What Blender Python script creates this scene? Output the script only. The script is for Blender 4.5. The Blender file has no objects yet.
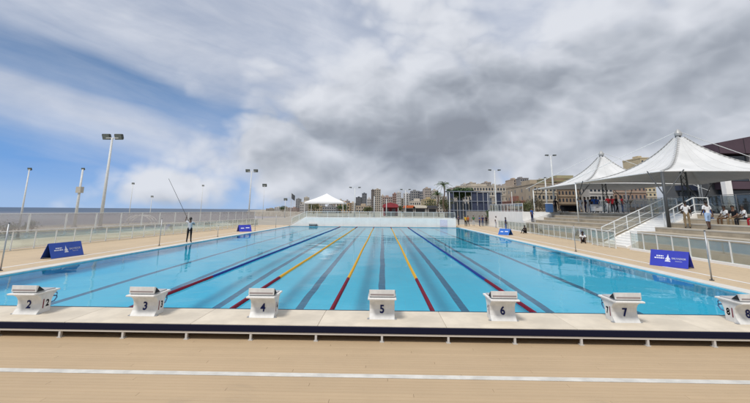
import bpy, bmesh, math, random
from mathutils import Vector, Matrix
random.seed(7)
R = math.radians
scene = bpy.context.scene
COL = scene.collection

# ------------------------------------------------------------------ camera
CAM_F, CAM_PITCH, CAM_YAW, CAM_ROLL, CAM_CY, CAM_H = 396.38, .1967, -.0202, -.0084, 131.27, 2.465   # focal length and centre for a 750 x 403 frame
fh = Vector((math.sin(CAM_YAW), math.cos(CAM_YAW), 0)); rt = Vector((math.cos(CAM_YAW), -math.sin(CAM_YAW), 0)); zz = Vector((0, 0, 1))
fw = fh*math.cos(CAM_PITCH) + zz*math.sin(CAM_PITCH); up = -fh*math.sin(CAM_PITCH) + zz*math.cos(CAM_PITCH)
rt2 = rt*math.cos(CAM_ROLL) - up*math.sin(CAM_ROLL); up2 = rt*math.sin(CAM_ROLL) + up*math.cos(CAM_ROLL)
cam_d = bpy.data.cameras.new('camera'); cam = bpy.data.objects.new('camera', cam_d); COL.objects.link(cam)
cam.matrix_world = Matrix(((rt2.x, up2.x, -fw.x, 0), (rt2.y, up2.y, -fw.y, 0), (rt2.z, up2.z, -fw.z, CAM_H), (0, 0, 0, 1)))
cam_d.sensor_width = 36; cam_d.lens = CAM_F/750*36; cam_d.shift_y = (CAM_CY-201.5)/750
cam_d.clip_start = .1; cam_d.clip_end = 60000
scene.camera = cam

# ------------------------------------------------------------------ light
SUN_DIR = Vector((-.40, -.58, 1.0)).normalized()         # towards the sun: high, to the left and behind the camera
SUN_STRENGTH, SUN_ANGLE = 2.1, R(15)
SKY_STRENGTH = .055
CLOUD_GAIN = 1.0
CUM_OFF = (3.1, .4, 7.7)
scene.view_settings.view_transform = 'Standard'; scene.view_settings.look = 'None'
scene.view_settings.exposure = 0.40; scene.view_settings.gamma = 1.0; scene.view_settings.use_curve_mapping = False
cy = scene.cycles
cy.use_denoising = True; cy.max_bounces = 10; cy.transparent_max_bounces = 24; cy.transmission_bounces = 8; cy.glossy_bounces = 4; cy.diffuse_bounces = 4
cy.caustics_refractive = True; cy.caustics_reflective = False; cy.blur_glossy = .6; cy.sample_clamp_indirect = 4.0

world = bpy.data.worlds.new('World'); scene.world = world; world.use_nodes = True
W = world.node_tree; W.nodes.clear()
class NT:
    "tiny node-graph writer"
    def __init__(s, t): s.t = t
    def n(s, typ, **kw):
        nd = s.t.nodes.new(typ)
        for k, v in kw.items(): setattr(nd, k, v)
        return nd
    def put(s, sock, v):
        if hasattr(v, 'is_output') or hasattr(v, 'links'): s.t.links.new(v, sock)
        else: sock.default_value = v
    def m(s, op, a, b=0, c=0, clamp=False):
        nd = s.n('ShaderNodeMath', operation=op, use_clamp=clamp)
        for i, v in enumerate((a, b, c)): s.put(nd.inputs[i], v)
        return nd.outputs[0]
    def vm(s, op, a, b=(0, 0, 0)):
        nd = s.n('ShaderNodeVectorMath', operation=op); s.put(nd.inputs[0], a); s.put(nd.inputs[1], b)
        return nd.outputs[0] if op not in ('DOT_PRODUCT', 'LENGTH') else nd.outputs[1]
    def noise(s, vec, scale, detail=4, rough=.5, dist=0, lac=2.0):
        nd = s.n('ShaderNodeTexNoise'); s.put(nd.inputs['Vector'], vec); nd.inputs['Scale'].default_value = scale
        nd.inputs['Detail'].default_value = detail; nd.inputs['Roughness'].default_value = rough; nd.inputs['Distortion'].default_value = dist; nd.inputs['Lacunarity'].default_value = lac
        return nd.outputs[0]
    def ramp(s, fac, stops, interp='LINEAR'):
        nd = s.n('ShaderNodeValToRGB'); cr = nd.color_ramp; cr.interpolation = interp
        while len(cr.elements) < len(stops): cr.elements.new(.5)
        for e, (p, c) in zip(cr.elements, stops):
            e.position = p; e.color = (c, c, c, 1) if isinstance(c, (int, float)) else (*c, 1)
        s.put(nd.inputs[0], fac); return nd.outputs[0]
    def smooth(s, x, a, b, lo=0, hi=1):
        nd = s.n('ShaderNodeMapRange', interpolation_type='SMOOTHSTEP'); s.put(nd.inputs[0], x)
        for i, v in zip((1, 2, 3, 4), (a, b, lo, hi)): nd.inputs[i].default_value = v
        return nd.outputs[0]
    def mix(s, fac, a, b, blend='MIX'):
        nd = s.n('ShaderNodeMix', data_type='RGBA', blend_type=blend); s.put(nd.inputs[0], fac)
        for i, v in ((6, a), (7, b)): s.put(nd.inputs[i], (*v, 1) if isinstance(v, tuple) and len(v) == 3 else v)
        return nd.outputs[2]
    def sep(s, v):
        nd = s.n('ShaderNodeSeparateXYZ'); s.put(nd.inputs[0], v); return nd.outputs
    def comb(s, x, y, z):
        nd = s.n('ShaderNodeCombineXYZ')
        for i, v in enumerate((x, y, z)): s.put(nd.inputs[i], v)
        return nd.outputs[0]
w = NT(W)
sky = w.n('ShaderNodeTexSky', sky_type='NISHITA', sun_disc=False)
sky.sun_elevation = math.asin(SUN_DIR.z); sky.sun_rotation = math.atan2(SUN_DIR.x, SUN_DIR.y)
sky.air_density = 1.0; sky.dust_density = .2; sky.ozone_density = 2.5; sky.altitude = 0
dirv = w.vm('NORMALIZE', w.n('ShaderNodeTexCoord').outputs['Generated'])
dx, dy, dz = w.sep(dirv)[:3]
skyc = w.vm('SCALE', sky.outputs[0]); W.nodes[-1].inputs['Scale'].default_value = SKY_STRENGTH
# high thin veil: long streaks that slope down from left to right
band = w.m('ADD', dz, w.m('MULTIPLY', dx, .26))                               # constant along one streak
along = w.m('SUBTRACT', dx, w.m('MULTIPLY', dz, .26))
warp = w.noise(w.comb(w.m('MULTIPLY', along, 1.3), w.m('MULTIPLY', band, 4), dy), 1.6, 3, .5)
band2 = w.m('ADD', band, w.m('MULTIPLY', w.m('SUBTRACT', warp, .5), .085))
fib = w.noise(w.comb(w.m('MULTIPLY', along, 2.2), w.m('MULTIPLY', band2, 15), w.m('MULTIPLY', dy, 1.5)), 1.5, 5, .5, .5)
fine = w.noise(w.comb(w.m('MULTIPLY', along, 5), w.m('MULTIPLY', band2, 22), dy), 3, 5, .6)
soft = w.noise(w.comb(dx, dy, w.m('MULTIPLY', dz, 2.2)), 3.2, 6, .55, .3)
veil = w.ramp(w.m('ADD', band2, .5), [(0.0, .0), (.425, .03), (.47, .28), (.515, .80), (.55, .80), (.585, .34), (.635, .20), (.675, .66), (.73, .90), (1.0, .88)], 'EASE')
veil = w.m('ADD', veil, w.m('MULTIPLY', w.m('MULTIPLY', w.m('SUBTRACT', fib, .5), .70), w.smooth(dx, -.25, .15, 1, .35)), 0, True)
veil = w.m('ADD', veil, w.m('MULTIPLY', w.m('SUBTRACT', soft, .5), .40), 0, True)
veil = w.m('ADD', veil, w.m('MULTIPLY', w.m('SUBTRACT', fine, .5), .14), 0, True)
veil = w.m('MULTIPLY', veil, w.smooth(dz, 0.0, .10, .35, 1.0))
veilc = w.mix(w.smooth(soft, .3, .72), (.375, .41, .49), (.51, .537, .60))
col = w.mix(w.m('MULTIPLY', veil, .93), skyc, veilc)
# haze bank low over the horizon
skyb = w.mix(w.smooth(w.m('ABSOLUTE', dz), .02, .34, .9, .25), skyc, (.115, .275, .60))
col = w.mix(w.m('MULTIPLY', veil, .93), skyb, veilc)
col = w.mix(w.smooth(w.m('ABSOLUTE', dz), 0, .10, .6, 0), col, (.35, .465, .62))
# cumulus: heaped cloud over land, ahead and to the right
cv = w.comb(w.m('MULTIPLY', dx, 1.0), dy, w.m('MULTIPLY', dz, 1.45))
wob = w.n('ShaderNodeTexNoise'); w.put(wob.inputs['Vector'], cv); wob.inputs['Scale'].default_value = 5; wob.inputs['Detail'].default_value = 4
wv = w.vm('SCALE', w.vm('SUBTRACT', wob.outputs[1], (.5, .5, .5))); W.nodes[-1].inputs['Scale'].default_value = .07
cv2 = w.vm('ADD', cv, wv)
def puffs(vec, scale):
    "rounded billows: sum of folded noise octaves"
    tot = None
    for i, amp in enumerate((.52, .28, .14, .06)):
        f_ = w.m('MULTIPLY', w.m('ABSOLUTE', w.m('SUBTRACT', w.noise(w.vm('ADD', vec, (i*3.3, i*1.7, i*5.1)), scale*2.1**i, 0, .5), .5)), amp*4)
        tot = f_ if tot is None else w.m('ADD', tot, f_)
    return tot
def heap(vec):
    return w.m('ADD', w.m('MULTIPLY', w.noise(w.vm('ADD', vec, CUM_OFF), 1.7, 5, .45, 0), .78), w.m('MULTIPLY', puffs(w.vm('ADD', vec, (1.7, .3, .9)), 3.8), .32))
big = heap(cv2)
lit = heap(w.vm('ADD', cv2, (-.03, 0, .06)))                                   # the same cloud a step away from the light
det = w.noise(w.vm('ADD', cv, (.3, 5.1, 1.2)), 6.5, 7, .58, .15)
lw_ = w.n('ShaderNodeTexNoise'); w.put(lw_.inputs['Vector'], cv); lw_.inputs['Scale'].default_value = 2.6; lw_.inputs['Detail'].default_value = 5; lw_.inputs['Roughness'].default_value = .55
lwx, lwy, lwz = w.sep(lw_.outputs[1])[:3]
wdx = w.m('ADD', dx, w.m('MULTIPLY', w.m('SUBTRACT', lwx, .5), .55)); wdz = w.m('ADD', dz, w.m('MULTIPLY', w.m('SUBTRACT', lwy, .5), .26))
def bump(x0, sx, z0, sz):
    a_ = w.m('DIVIDE', w.m('SUBTRACT', wdx, x0), sx); c_ = w.m('DIVIDE', w.m('SUBTRACT', wdz, z0), sz)
    return w.m('EXPONENT', w.m('MULTIPLY', w.m('ADD', w.m('MULTIPLY', a_, a_), w.m('MULTIPLY', c_, c_)), -1))
core = w.m('ADD', bump(.06, .40, .185, .085), w.m('MULTIPLY', bump(.42, .38, .27, .085), .75), 0, True)
cover = w.m('ADD', w.m('MULTIPLY', w.smooth(dx, -.40, .03), .36), w.smooth(dz, .03, .50, .09, -.10))
cover = w.m('ADD', cover, w.m('MULTIPLY', core, .14))
dens = w.m('ADD', w.m('ADD', big, w.m('MULTIPLY', w.m('SUBTRACT', det, .5), .20)), cover)
cum = w.smooth(dens, .63, .84)
shade = w.m('ADD', w.m('MULTIPLY', w.m('SUBTRACT', lit, big), 2.0), w.m('MULTIPLY', w.m('SUBTRACT', dens, .76), .55))
shade = w.m('ADD', w.m('ADD', shade, w.m('MULTIPLY', core, .52)), w.m('MULTIPLY', w.m('SUBTRACT', det, .5), -.20))
cumc = w.ramp(w.m('ADD', w.m('ADD', shade, w.smooth(dz, .03, .17, .08, 0)), .10, 0, True), [(0.0, (.56, .58, .625)), (.22, (.49, .512, .56)), (.48, (.365, .392, .44)), (.75, (.255, .28, .325)), (1.0, (.195, .215, .255))])
col = w.mix(w.m('MULTIPLY', cum, .96), col, cumc)
bg = w.n('ShaderNodeBackground'); w.put(bg.inputs[0], col); bg.inputs[1].default_value = CLOUD_GAIN
W.links.new(bg.outputs[0], w.n('ShaderNodeOutputWorld').inputs[0])

sun_d = bpy.data.lights.new('sun', 'SUN'); sun_d.energy = SUN_STRENGTH; sun_d.angle = SUN_ANGLE; sun_d.color = (1, .955, .89)
sun = bpy.data.objects.new('sun', sun_d); COL.objects.link(sun)
sun.rotation_euler = SUN_DIR.to_track_quat('Z', 'Y').to_euler(); sun.location = (-30, 20, 60)
sun_d.cycles.is_caustics_light = True

# ------------------------------------------------------------------ materials
MATS = {}
def mat(name, color, rough=.6, spec=.4, metal=0, var=.0, vscale=6, bump=0, bscale=40, grain=None, emit=None):
    "principled material; var = patchy tone changes, grain = (scale vector, amount) for stretched streaks"
    if name in MATS: return MATS[name]
    m = bpy.data.materials.new(name); m.use_nodes = True; t = NT(m.node_tree)
    b = m.node_tree.nodes['Principled BSDF']
    b.inputs['Roughness'].default_value = rough; b.inputs['Specular IOR Level'].default_value = spec; b.inputs['Metallic'].default_value = metal
    co = t.n('ShaderNodeTexCoord').outputs['Object']; c = (*color, 1)
    if var:
        n1 = t.noise(co, vscale, 5, .6)
        c = t.mix(t.smooth(n1, .25, .75), tuple(x*(1-var) for x in color), tuple(min(1, x*(1+var)) for x in color))
    if grain:
        n2 = t.noise(t.vm('MULTIPLY', co, grain[0]), 1, 4, .6)
        c = t.mix(t.m('MULTIPLY', t.smooth(n2, .3, .7), grain[1]), c, tuple(x*.55 for x in color))
    t.put(b.inputs['Base Color'], c)
    if bump:
        bn = t.n('ShaderNodeBump'); bn.inputs['Strength'].default_value = bump; bn.inputs['Distance'].default_value = .01
        t.put(bn.inputs['Height'], t.noise(co, bscale, 3, .6)); t.put(b.inputs['Normal'], bn.outputs[0])
    MATS[name] = m; return m

# ------------------------------------------------------------------ mesh helpers
class MB:
    "collects shapes; build() links them as one mesh object"
    def __init__(s): s.v = []; s.f = []; s.mi = []
    def add(s, vs, fs, mi=0):
        o = len(s.v); s.v += [tuple(v) for v in vs]; s.f += [tuple(o+i for i in f) for f in fs]; s.mi += [mi]*len(fs); return s
    def box(s, x0, y0, z0, x1, y1, z1, M=None, mi=0):
        vs = [Vector((x, y, z)) for z in (z0, z1) for y in (y0, y1) for x in (x0, x1)]
        if M is not None: vs = [M @ v for v in vs]
        return s.add(vs, [(0, 2, 3, 1), (4, 5, 7, 6), (0, 1, 5, 4), (2, 6, 7, 3), (0, 4, 6, 2), (1, 3, 7, 5)], mi)
    def bar(s, a, b, w, h=None, mi=0):
        "square bar from a to b"
        a, b = Vector(a), Vector(b); d = (b-a).normalized(); h = h or w
        sd = d.cross(Vector((0, 0, 1))); sd = Vector((1, 0, 0)) if sd.length < 1e-3 else sd.normalized(); u = sd.cross(d)
        vs = [p + sd*i*w/2 + u*j*h/2 for p in (a, b) for i, j in ((-1, -1), (1, -1), (1, 1), (-1, 1))]
        return s.add(vs, [(3, 2, 1, 0), (4, 5, 6, 7), (0, 1, 5, 4), (1, 2, 6, 5), (2, 3, 7, 6), (3, 0, 4, 7)], mi)
    def tube(s, pts, r, n=8, mi=0, caps=True):
        pts = [Vector(p) for p in pts]; rs = r if isinstance(r, (list, tuple)) else [r]*len(pts); vs = []; fs = []
        ref = None
        for i, p in enumerate(pts):
            d = (pts[min(i+1, len(pts)-1)] - pts[max(i-1, 0)]).normalized()
            if ref is None: ref = Vector((0, 0, 1)) if abs(d.z) < .9 else Vector((1, 0, 0))
            a = d.cross(ref).normalized(); b = a.cross(d).normalized()
            if a.length < .1: a = Vector((1, 0, 0)); b = Vector((0, 1, 0))
            for k in range(n):
                t = 2*math.pi*k/n; vs.append(p + (a*math.cos(t) + b*math.sin(t))*rs[i])
        for i in range(len(pts)-1):
            for k in range(n): fs.append((i*n+k, i*n+(k+1) % n, (i+1)*n+(k+1) % n, (i+1)*n+k))
        if caps: fs.append(tuple(reversed(range(n)))); fs.append(tuple((len(pts)-1)*n+k for k in range(n)))
        return s.add(vs, fs, mi)
    def prism(s, poly, axis, a, b, mi=0, M=None):
        "polygon extruded: axis 'x' takes (y,z) points, 'y' takes (x,z), 'z' takes (x,y)"
        mk = {'x': lambda p, t: (t, p[0], p[1]), 'y': lambda p, t: (p[0], t, p[1]), 'z': lambda p, t: (p[0], p[1], t)}[axis]
        n = len(poly); vs = [Vector(mk(p, t)) for t in (a, b) for p in poly]
        if M is not None: vs = [M @ v for v in vs]
        fs = [tuple(range(n)), tuple(reversed(range(n, 2*n)))] + [(i+n, (i+1) % n+n, (i+1) % n, i) for i in range(n)]
        return s.add(vs, fs, mi)
    def mesh(s, name, mats, smooth=False, bevel=0):
        me = bpy.data.meshes.new(name); me.from_pydata(s.v, [], s.f)
        bm = bmesh.new(); bm.from_mesh(me)
        for f, i in zip(bm.faces, s.mi): f.material_index = i
        bmesh.ops.recalc_face_normals(bm, faces=bm.faces)
        if bevel: bmesh.ops.bevel(bm, geom=bm.edges[:], offset=bevel, segments=2, profile=.6, affect='EDGES', clamp_overlap=True)
        for f in bm.faces: f.smooth = smooth
        bm.to_mesh(me); bm.free()
        for m in (mats if isinstance(mats, (list, tuple)) else [mats]): me.materials.append(m)
        return me
    def build(s, name, mats, parent=None, smooth=False, bevel=0, loc=None):
        return link(name, s.mesh(name, mats, smooth, bevel), parent, loc)
def link(name, me, parent=None, loc=None, rot=None):
    o = bpy.data.objects.new(name, me); COL.objects.link(o)
    if parent is not None: o.parent = parent
    if loc is not None: o.location = loc
    if rot is not None: o.rotation_euler = rot
    return o
def tag(o, label, cat, group=None):
    o['label'] = label; o['category'] = cat
    if group: o['group'] = group
    return o
def thing(name, label, cat, loc=(0, 0, 0), rz=0, group=None):
    o = bpy.data.objects.new(name, None); COL.objects.link(o); o.empty_display_size = .2
    o.location = loc; o.rotation_euler = (0, 0, rz); return tag(o, label, cat, group)
def struct(o): o['kind'] = 'structure'; return o
def stuff(o): o['kind'] = 'stuff'; return o
def dup(root, loc=None, rz=None, label=None):
    r = root.copy(); COL.objects.link(r)
    if loc is not None: r.location = loc
    if rz is not None: r.rotation_euler = (0, 0, rz)
    if label: r['label'] = label
    for ch in list(root.children):
        c = ch.copy(); COL.objects.link(c); c.parent = r
        for g_ in list(ch.children):
            d = g_.copy(); COL.objects.link(d); d.parent = c
    return r
def text_mesh(txt, size, name, m, bold=0):
    cu = bpy.data.curves.new(name, 'FONT'); cu.body = txt; cu.size = size; cu.align_x = 'CENTER'; cu.align_y = 'CENTER'; cu.extrude = .002; cu.offset = bold
    o = bpy.data.objects.new(name, cu); COL.objects.link(o); dg = bpy.context.evaluated_depsgraph_get()
    me = bpy.data.meshes.new_from_object(o.evaluated_get(dg)); bpy.data.objects.remove(o); bpy.data.curves.remove(cu)
    me.materials.clear(); me.materials.append(m); me.name = name; return me
# a pixel of the photograph gives a direction only; distance comes from the plane that the thing stands on
def ray(u, v): return fw + rt2*((u-375)/CAM_F) + up2*((CAM_CY-v)/CAM_F)
def on_ground(u, v, z=0.0): d = ray(u, v); return Vector((0, 0, CAM_H)) + d*((z-CAM_H)/d.z)
def at_y(u, v, Y): d = ray(u, v); return Vector((0, 0, CAM_H)) + d*(Y/d.y)
def at_x(u, v, X): d = ray(u, v); return Vector((0, 0, CAM_H)) + d*(X/d.x)

M_white = mat('white_paint', (.78, .78, .77), .45, var=.06, vscale=3)
M_whitewall = mat('white_wall', (.82, .81, .78), .7, var=.05, vscale=1.2, bump=.15, bscale=30)
M_navy = mat('navy_padding', (.008, .009, .026), .8, .15)
M_steel = mat('galvanised_steel', (.42, .43, .44), .45, .5, .6, var=.1)
M_dark = mat('dark_steel', (.07, .075, .08), .5)
M_grey = mat('grey_paint', (.35, .36, .37), .5)
M_black = mat('black', (.015, .015, .017), .6)
M_red = mat('red_plastic', (.17, .006, .024), .65, .2)
M_yellow = mat('yellow_plastic', (.62, .35, .03), .65, .2)
M_blue = mat('blue_plastic', (.010, .035, .22), .65, .2)
# ------------------------------------------------------------------ ground, sea, pool
PX0, PX1, PY0, PY1 = -13.75, 11.25, 9.45, 60.4            # the pool basin
DEPTH = 2.0
M_ground = mat('concrete_ground', (.36, .33, .28), .85, .2, var=.15, vscale=.3)
M_sand = mat('sand_grass', (.50, .455, .36), .9, .2, var=.3, vscale=.25)
def deck_material(name, col, board=.14, axis=1):
    m = bpy.data.materials.new(name); m.use_nodes = True; t = NT(m.node_tree); b = m.node_tree.nodes['Principled BSDF']
    b.inputs['Roughness'].default_value = .62; b.inputs['Specular IOR Level'].default_value = .3
    co = t.n('ShaderNodeTexCoord').outputs['Object']; geo = t.n('ShaderNodeNewGeometry').outputs['Position']; px = t.sep(geo)
    oi = t.n('ShaderNodeObjectInfo').outputs['Random']
    row = t.m('FLOOR', t.m('DIVIDE', px[axis], board)); wn = t.n('ShaderNodeTexWhiteNoise', noise_dimensions='1D'); t.put(wn.inputs['W'], t.m('ADD', row, t.m('MULTIPLY', oi, 100)))
    fr = t.m('FRACT', t.m('DIVIDE', px[axis], board)); gap = t.m('LESS_THAN', fr, .05)
    if axis == 0: gap = t.m('MAXIMUM', gap, t.m('LESS_THAN', t.m('FRACT', t.m('ADD', t.m('DIVIDE', px[1], 2.4), t.m('MULTIPLY', t.m('FRACT', t.m('MULTIPLY', row, .37)), 1))), .012))
    st = t.noise(t.vm('MULTIPLY', geo, (1.5, 60, 1) if axis == 1 else (60, 1.5, 1)), 1, 4, .6)
    big = t.noise(geo, .35, 5, .6); spot = t.noise(geo, 2.3, 6, .65)
    v = t.m('ADD', .83, t.m('MULTIPLY', wn.outputs[0], .07)); v = t.m('ADD', v, t.m('MULTIPLY', st, .12)); v = t.m('ADD', v, t.m('MULTIPLY', big, .22)); v = t.m('ADD', v, t.m('MULTIPLY', spot, .10)); v = t.m('SUBTRACT', v, .12)
    wet = t.smooth(t.noise(t.vm('ADD', geo, (3, 9, 0)), .55, 6, .62, .6), .60, .72); foot = t.smooth(t.noise(t.vm('MULTIPLY', geo, (1, 1.6, 1)), 7, 3, .6), .66, .74)
    v = t.m('SUBTRACT', v, t.m('ADD', t.m('MULTIPLY', wet, .10), t.m('MULTIPLY', foot, .05)))
    t.put(b.inputs['Roughness'], t.m('SUBTRACT', .64, t.m('MULTIPLY', wet, .20)))
    c = t.vm('SCALE', col); m.node_tree.nodes[-1].inputs[0].default_value = col; t.put(m.node_tree.nodes[-1].inputs['Scale'], v)
    c = t.mix(t.m('MULTIPLY', gap, .55 if name != 'plank' else 0), c, tuple(x*.35 for x in col)); t.put(b.inputs['Base Color'], c)
    bn = t.n('ShaderNodeBump'); bn.inputs['Strength'].default_value = .25; bn.inputs['Distance'].default_value = .004; t.put(bn.inputs['Height'], st); t.put(b.inputs['Normal'], bn.outputs[0])
    return m
M_plank = deck_material('plank', (.49, .362, .225)); M_deck = deck_material('deck_boards', (.58, .43, .295))
M_deckside = deck_material('deck_boards_side', (.56, .435, .285), .14, 0)

def rect_ring(name, m, x0, x1, y0, y1, hx0, hx1, hy0, hy1, z0, z1):
    "slab with a rectangular hole"
    b = MB()
    vs = [(x, y, z) for z in (z0, z1) for x, y in ((x0, y0), (x1, y0), (x1, y1), (x0, y1), (hx0, hy0), (hx1, hy0), (hx1, hy1), (hx0, hy1))]
    fs = []
    for o in (0, 8):
        for i in range(4): j = (i+1) % 4; fs.append((o+i, o+j, o+4+j, o+4+i))
    for i in range(4):
        j = (i+1) % 4; fs.append((i, j, 8+j, 8+i)); fs.append((4+i, 4+j, 12+j, 12+i))
    b.add(vs, fs); return b.build(name, m)
# land: one sheet with a hole for the basin; its left border is the shore line
b = MB()
shore = [(-52, -400), (-50, 60), (-37, 100), (-35, 150), (-44, 200), (-58, 330), (-78, 420), (-142, 455), (-215, 640), (-330, 1000), (-700, 2300), (-1500, 5000)]
for i in range(len(shore)-1):
    (xa, ya), (xb, yb) = shore[i], shore[i+1]
    b.add([(xa, ya, -.16), (-22, ya, -.16), (-22, yb, -.16), (xb, yb, -.16)], [(0, 1, 2, 3)])
    b.add([(xa, ya, -.16), (xb, yb, -.16), (xb-3, yb, -6.5), (xa-3, ya, -6.5)], [(0, 1, 2, 3)])
for x0, x1, y0, y1 in ((-22, PX0-.5, -400, 5000), (PX0-.5, PX1+.5, -400, PY0-.4), (PX0-.5, PX1+.5, PY1+.5, 5000), (PX1+.5, 6000, -400, 5000)):
    b.add([(x0, y0, -.16), (x1, y0, -.16), (x1, y1, -.16), (x0, y1, -.16)], [(0, 1, 2, 3)])
struct(b.build('ground', M_ground))
b = MB(); b.box(-44, -20, -.15, -23.2, 76, -.10); struct(b.build('sandy_verge', M_sand))

def sea_material():
    m = bpy.data.materials.new('sea_water'); m.use_nodes = True; t = NT(m.node_tree); bs = m.node_tree.nodes['Principled BSDF']
    geo = t.n('ShaderNodeNewGeometry').outputs['Position']
    n = t.noise(t.vm('MULTIPLY', geo, (.02, .004, 1)), 1, 5, .6)
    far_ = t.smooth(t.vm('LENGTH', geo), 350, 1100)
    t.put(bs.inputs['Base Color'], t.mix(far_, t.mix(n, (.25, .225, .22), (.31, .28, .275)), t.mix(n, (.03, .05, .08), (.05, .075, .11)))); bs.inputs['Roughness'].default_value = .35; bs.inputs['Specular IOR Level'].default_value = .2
    bn = t.n('ShaderNodeBump'); bn.inputs['Strength'].default_value = .6; bn.inputs['Distance'].default_value = .5; t.put(bn.inputs['Height'], t.noise(t.vm('MULTIPLY', geo, (.25, .12, 1)), 1, 5, .6)); t.put(bs.inputs['Normal'], bn.outputs[0]); return m
b = MB(); b.add([(-40000, -2000, -5), (-45, -2000, -5), (3000, 5100, -5), (3000, 50000, -5), (-40000, 50000, -5)], [(0, 1, 2, 3, 4)]); struct(b.build('sea', sea_material()))

# basin: floor and walls of small tiles, seen through the water
def tile_material(name, c0, c1, s=.25):
    m = bpy.data.materials.new(name); m.use_nodes = True; t = NT(m.node_tree); bs = m.node_tree.nodes['Principled BSDF']
    geo = t.n('ShaderNodeNewGeometry').outputs['Position']
    br = t.n('ShaderNodeTexBrick'); br.offset = 0; t.put(br.inputs['Vector'], t.vm('ADD', geo, (.0, .0, .003))); br.inputs['Scale'].default_value = 1
    br.inputs['Color1'].default_value = (*c0, 1); br.inputs['Color2'].default_value = (*c1, 1); br.inputs['Mortar'].default_value = (*(x*.8+.1 for x in c0), 1)
    br.inputs['Mortar Size'].default_value = .006; br.inputs['Brick Width'].default_value = s; br.inputs['Row Height'].default_value = s/2
    n = t.noise(geo, .5, 5, .6); t.put(bs.inputs['Base Color'], t.mix(t.m('MULTIPLY', n, .5), br.outputs[0], tuple(x*.85 for x in c0)))
    bs.inputs['Roughness'].default_value = .4; return m
M_tile = tile_material('pool_tile', (.085, .68, .94), (.10, .72, .96)); M_tilewall = tile_material('pool_wall_tile', (.12, .56, .76), (.22, .66, .83), .5)
M_line = mat('lane_line_tile', (.04, .17, .29), .4, var=.2, vscale=4)
b = MB(); b.box(PX0, PY0, -DEPTH-.2, PX1, PY1, -DEPTH)
pool_floor = struct(b.build('pool_floor', M_tile))
for nm, bx in (('pool_wall', (PX0-.3, PY0, -DEPTH, PX0, PY1, .03)), ('pool_wall', (PX1, PY0, -DEPTH, PX1+.3, PY1, .03)), ('pool_wall', (PX0-.3, PY1, -DEPTH, PX1+.3, PY1+.3, .03)), ('pool_wall', (PX0-.3, PY0-.3, -DEPTH, PX1+.3, PY0, .0))):
    b = MB(); b.box(*bx); o = struct(b.build(nm, M_tilewall)); o.cycles.is_caustics_receiver = True
for i in range(8):
    x = -10+2.5*i
    b = MB(); b.box(x-.125, PY0+2, -DEPTH, x+.125, PY1-2, -DEPTH+.004); b.box(x-.5, PY0+1.75, -DEPTH, x+.5, PY0+2, -DEPTH+.004); b.box(x-.5, PY1-2, -DEPTH, x+.5, PY1-1.75, -DEPTH+.004)
    o = b.build('lane_line', M_line, pool_floor); o.cycles.is_caustics_receiver = True
pool_floor.cycles.is_caustics_receiver = True
def pool_water():
    m = bpy.data.materials.new('pool_water'); m.use_nodes = True; t = NT(m.node_tree); m.node_tree.nodes.clear()
    geo = t.n('ShaderNodeNewGeometry').outputs['Position']
    bn = t.n('ShaderNodeBump'); bn.inputs['Strength'].default_value = .5; bn.inputs['Distance'].default_value = .012
    hgt = t.m('ADD', t.noise(t.vm('MULTIPLY', geo, (1.0, 1.0, 1)), 1.3, 3, .55, .3), t.m('MULTIPLY', t.noise(geo, 6, 2, .5), .12)); t.put(bn.inputs['Height'], hgt)
    gl = t.n('ShaderNodeBsdfGlossy'); gl.inputs['Roughness'].default_value = .03; t.put(gl.inputs['Normal'], bn.outputs[0])
    rf = t.n('ShaderNodeBsdfRefraction'); rf.inputs['IOR'].default_value = 1.333; rf.inputs['Roughness'].default_value = 0; rf.inputs['Color'].default_value = (.72, .965, .995, 1); 
    fr = t.n('ShaderNodeFresnel'); fr.inputs['IOR'].default_value = 1.21; t.put(fr.inputs['Normal'], bn.outputs[0])
    mx = t.n('ShaderNodeMixShader'); t.put(mx.inputs[0], fr.outputs[0]); t.put(mx.inputs[1], rf.outputs[0]); t.put(mx.inputs[2], gl.outputs[0])
    m.node_tree.links.new(mx.outputs[0], t.n('ShaderNodeOutputMaterial').inputs[0]); return m
b = MB(); gx, gy = 110, 224; rw = random.Random(5)
waves = [(rw.uniform(0, 6.28), 2*math.pi/rw.uniform(.9, 3.4), rw.uniform(0, 6.28)) for _ in range(14)]
def wave(x, y): return sum(math.sin((math.cos(a)*x+math.sin(a)*y)*k+p)*.0011*(2.5/k)**.6 for a, k, p in waves)
vs = []
for i in range(gx+1):
    for j in range(gy+1):
        x, y = PX0+(PX1-PX0)*i/gx, PY0+(PY1-PY0)*j/gy; vs.append((x, y, wave(x, y)))
b.add(vs, [(i*(gy+1)+j, (i+1)*(gy+1)+j, (i+1)*(gy+1)+j+1, i*(gy+1)+j+1) for i in range(gx) for j in range(gy)])
water = struct(b.build('pool_water', pool_water(), smooth=True)); water.cycles.is_caustics_caster = True
if water.data.polygons[0].normal.z < 0: water.data.flip_normals()

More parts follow.
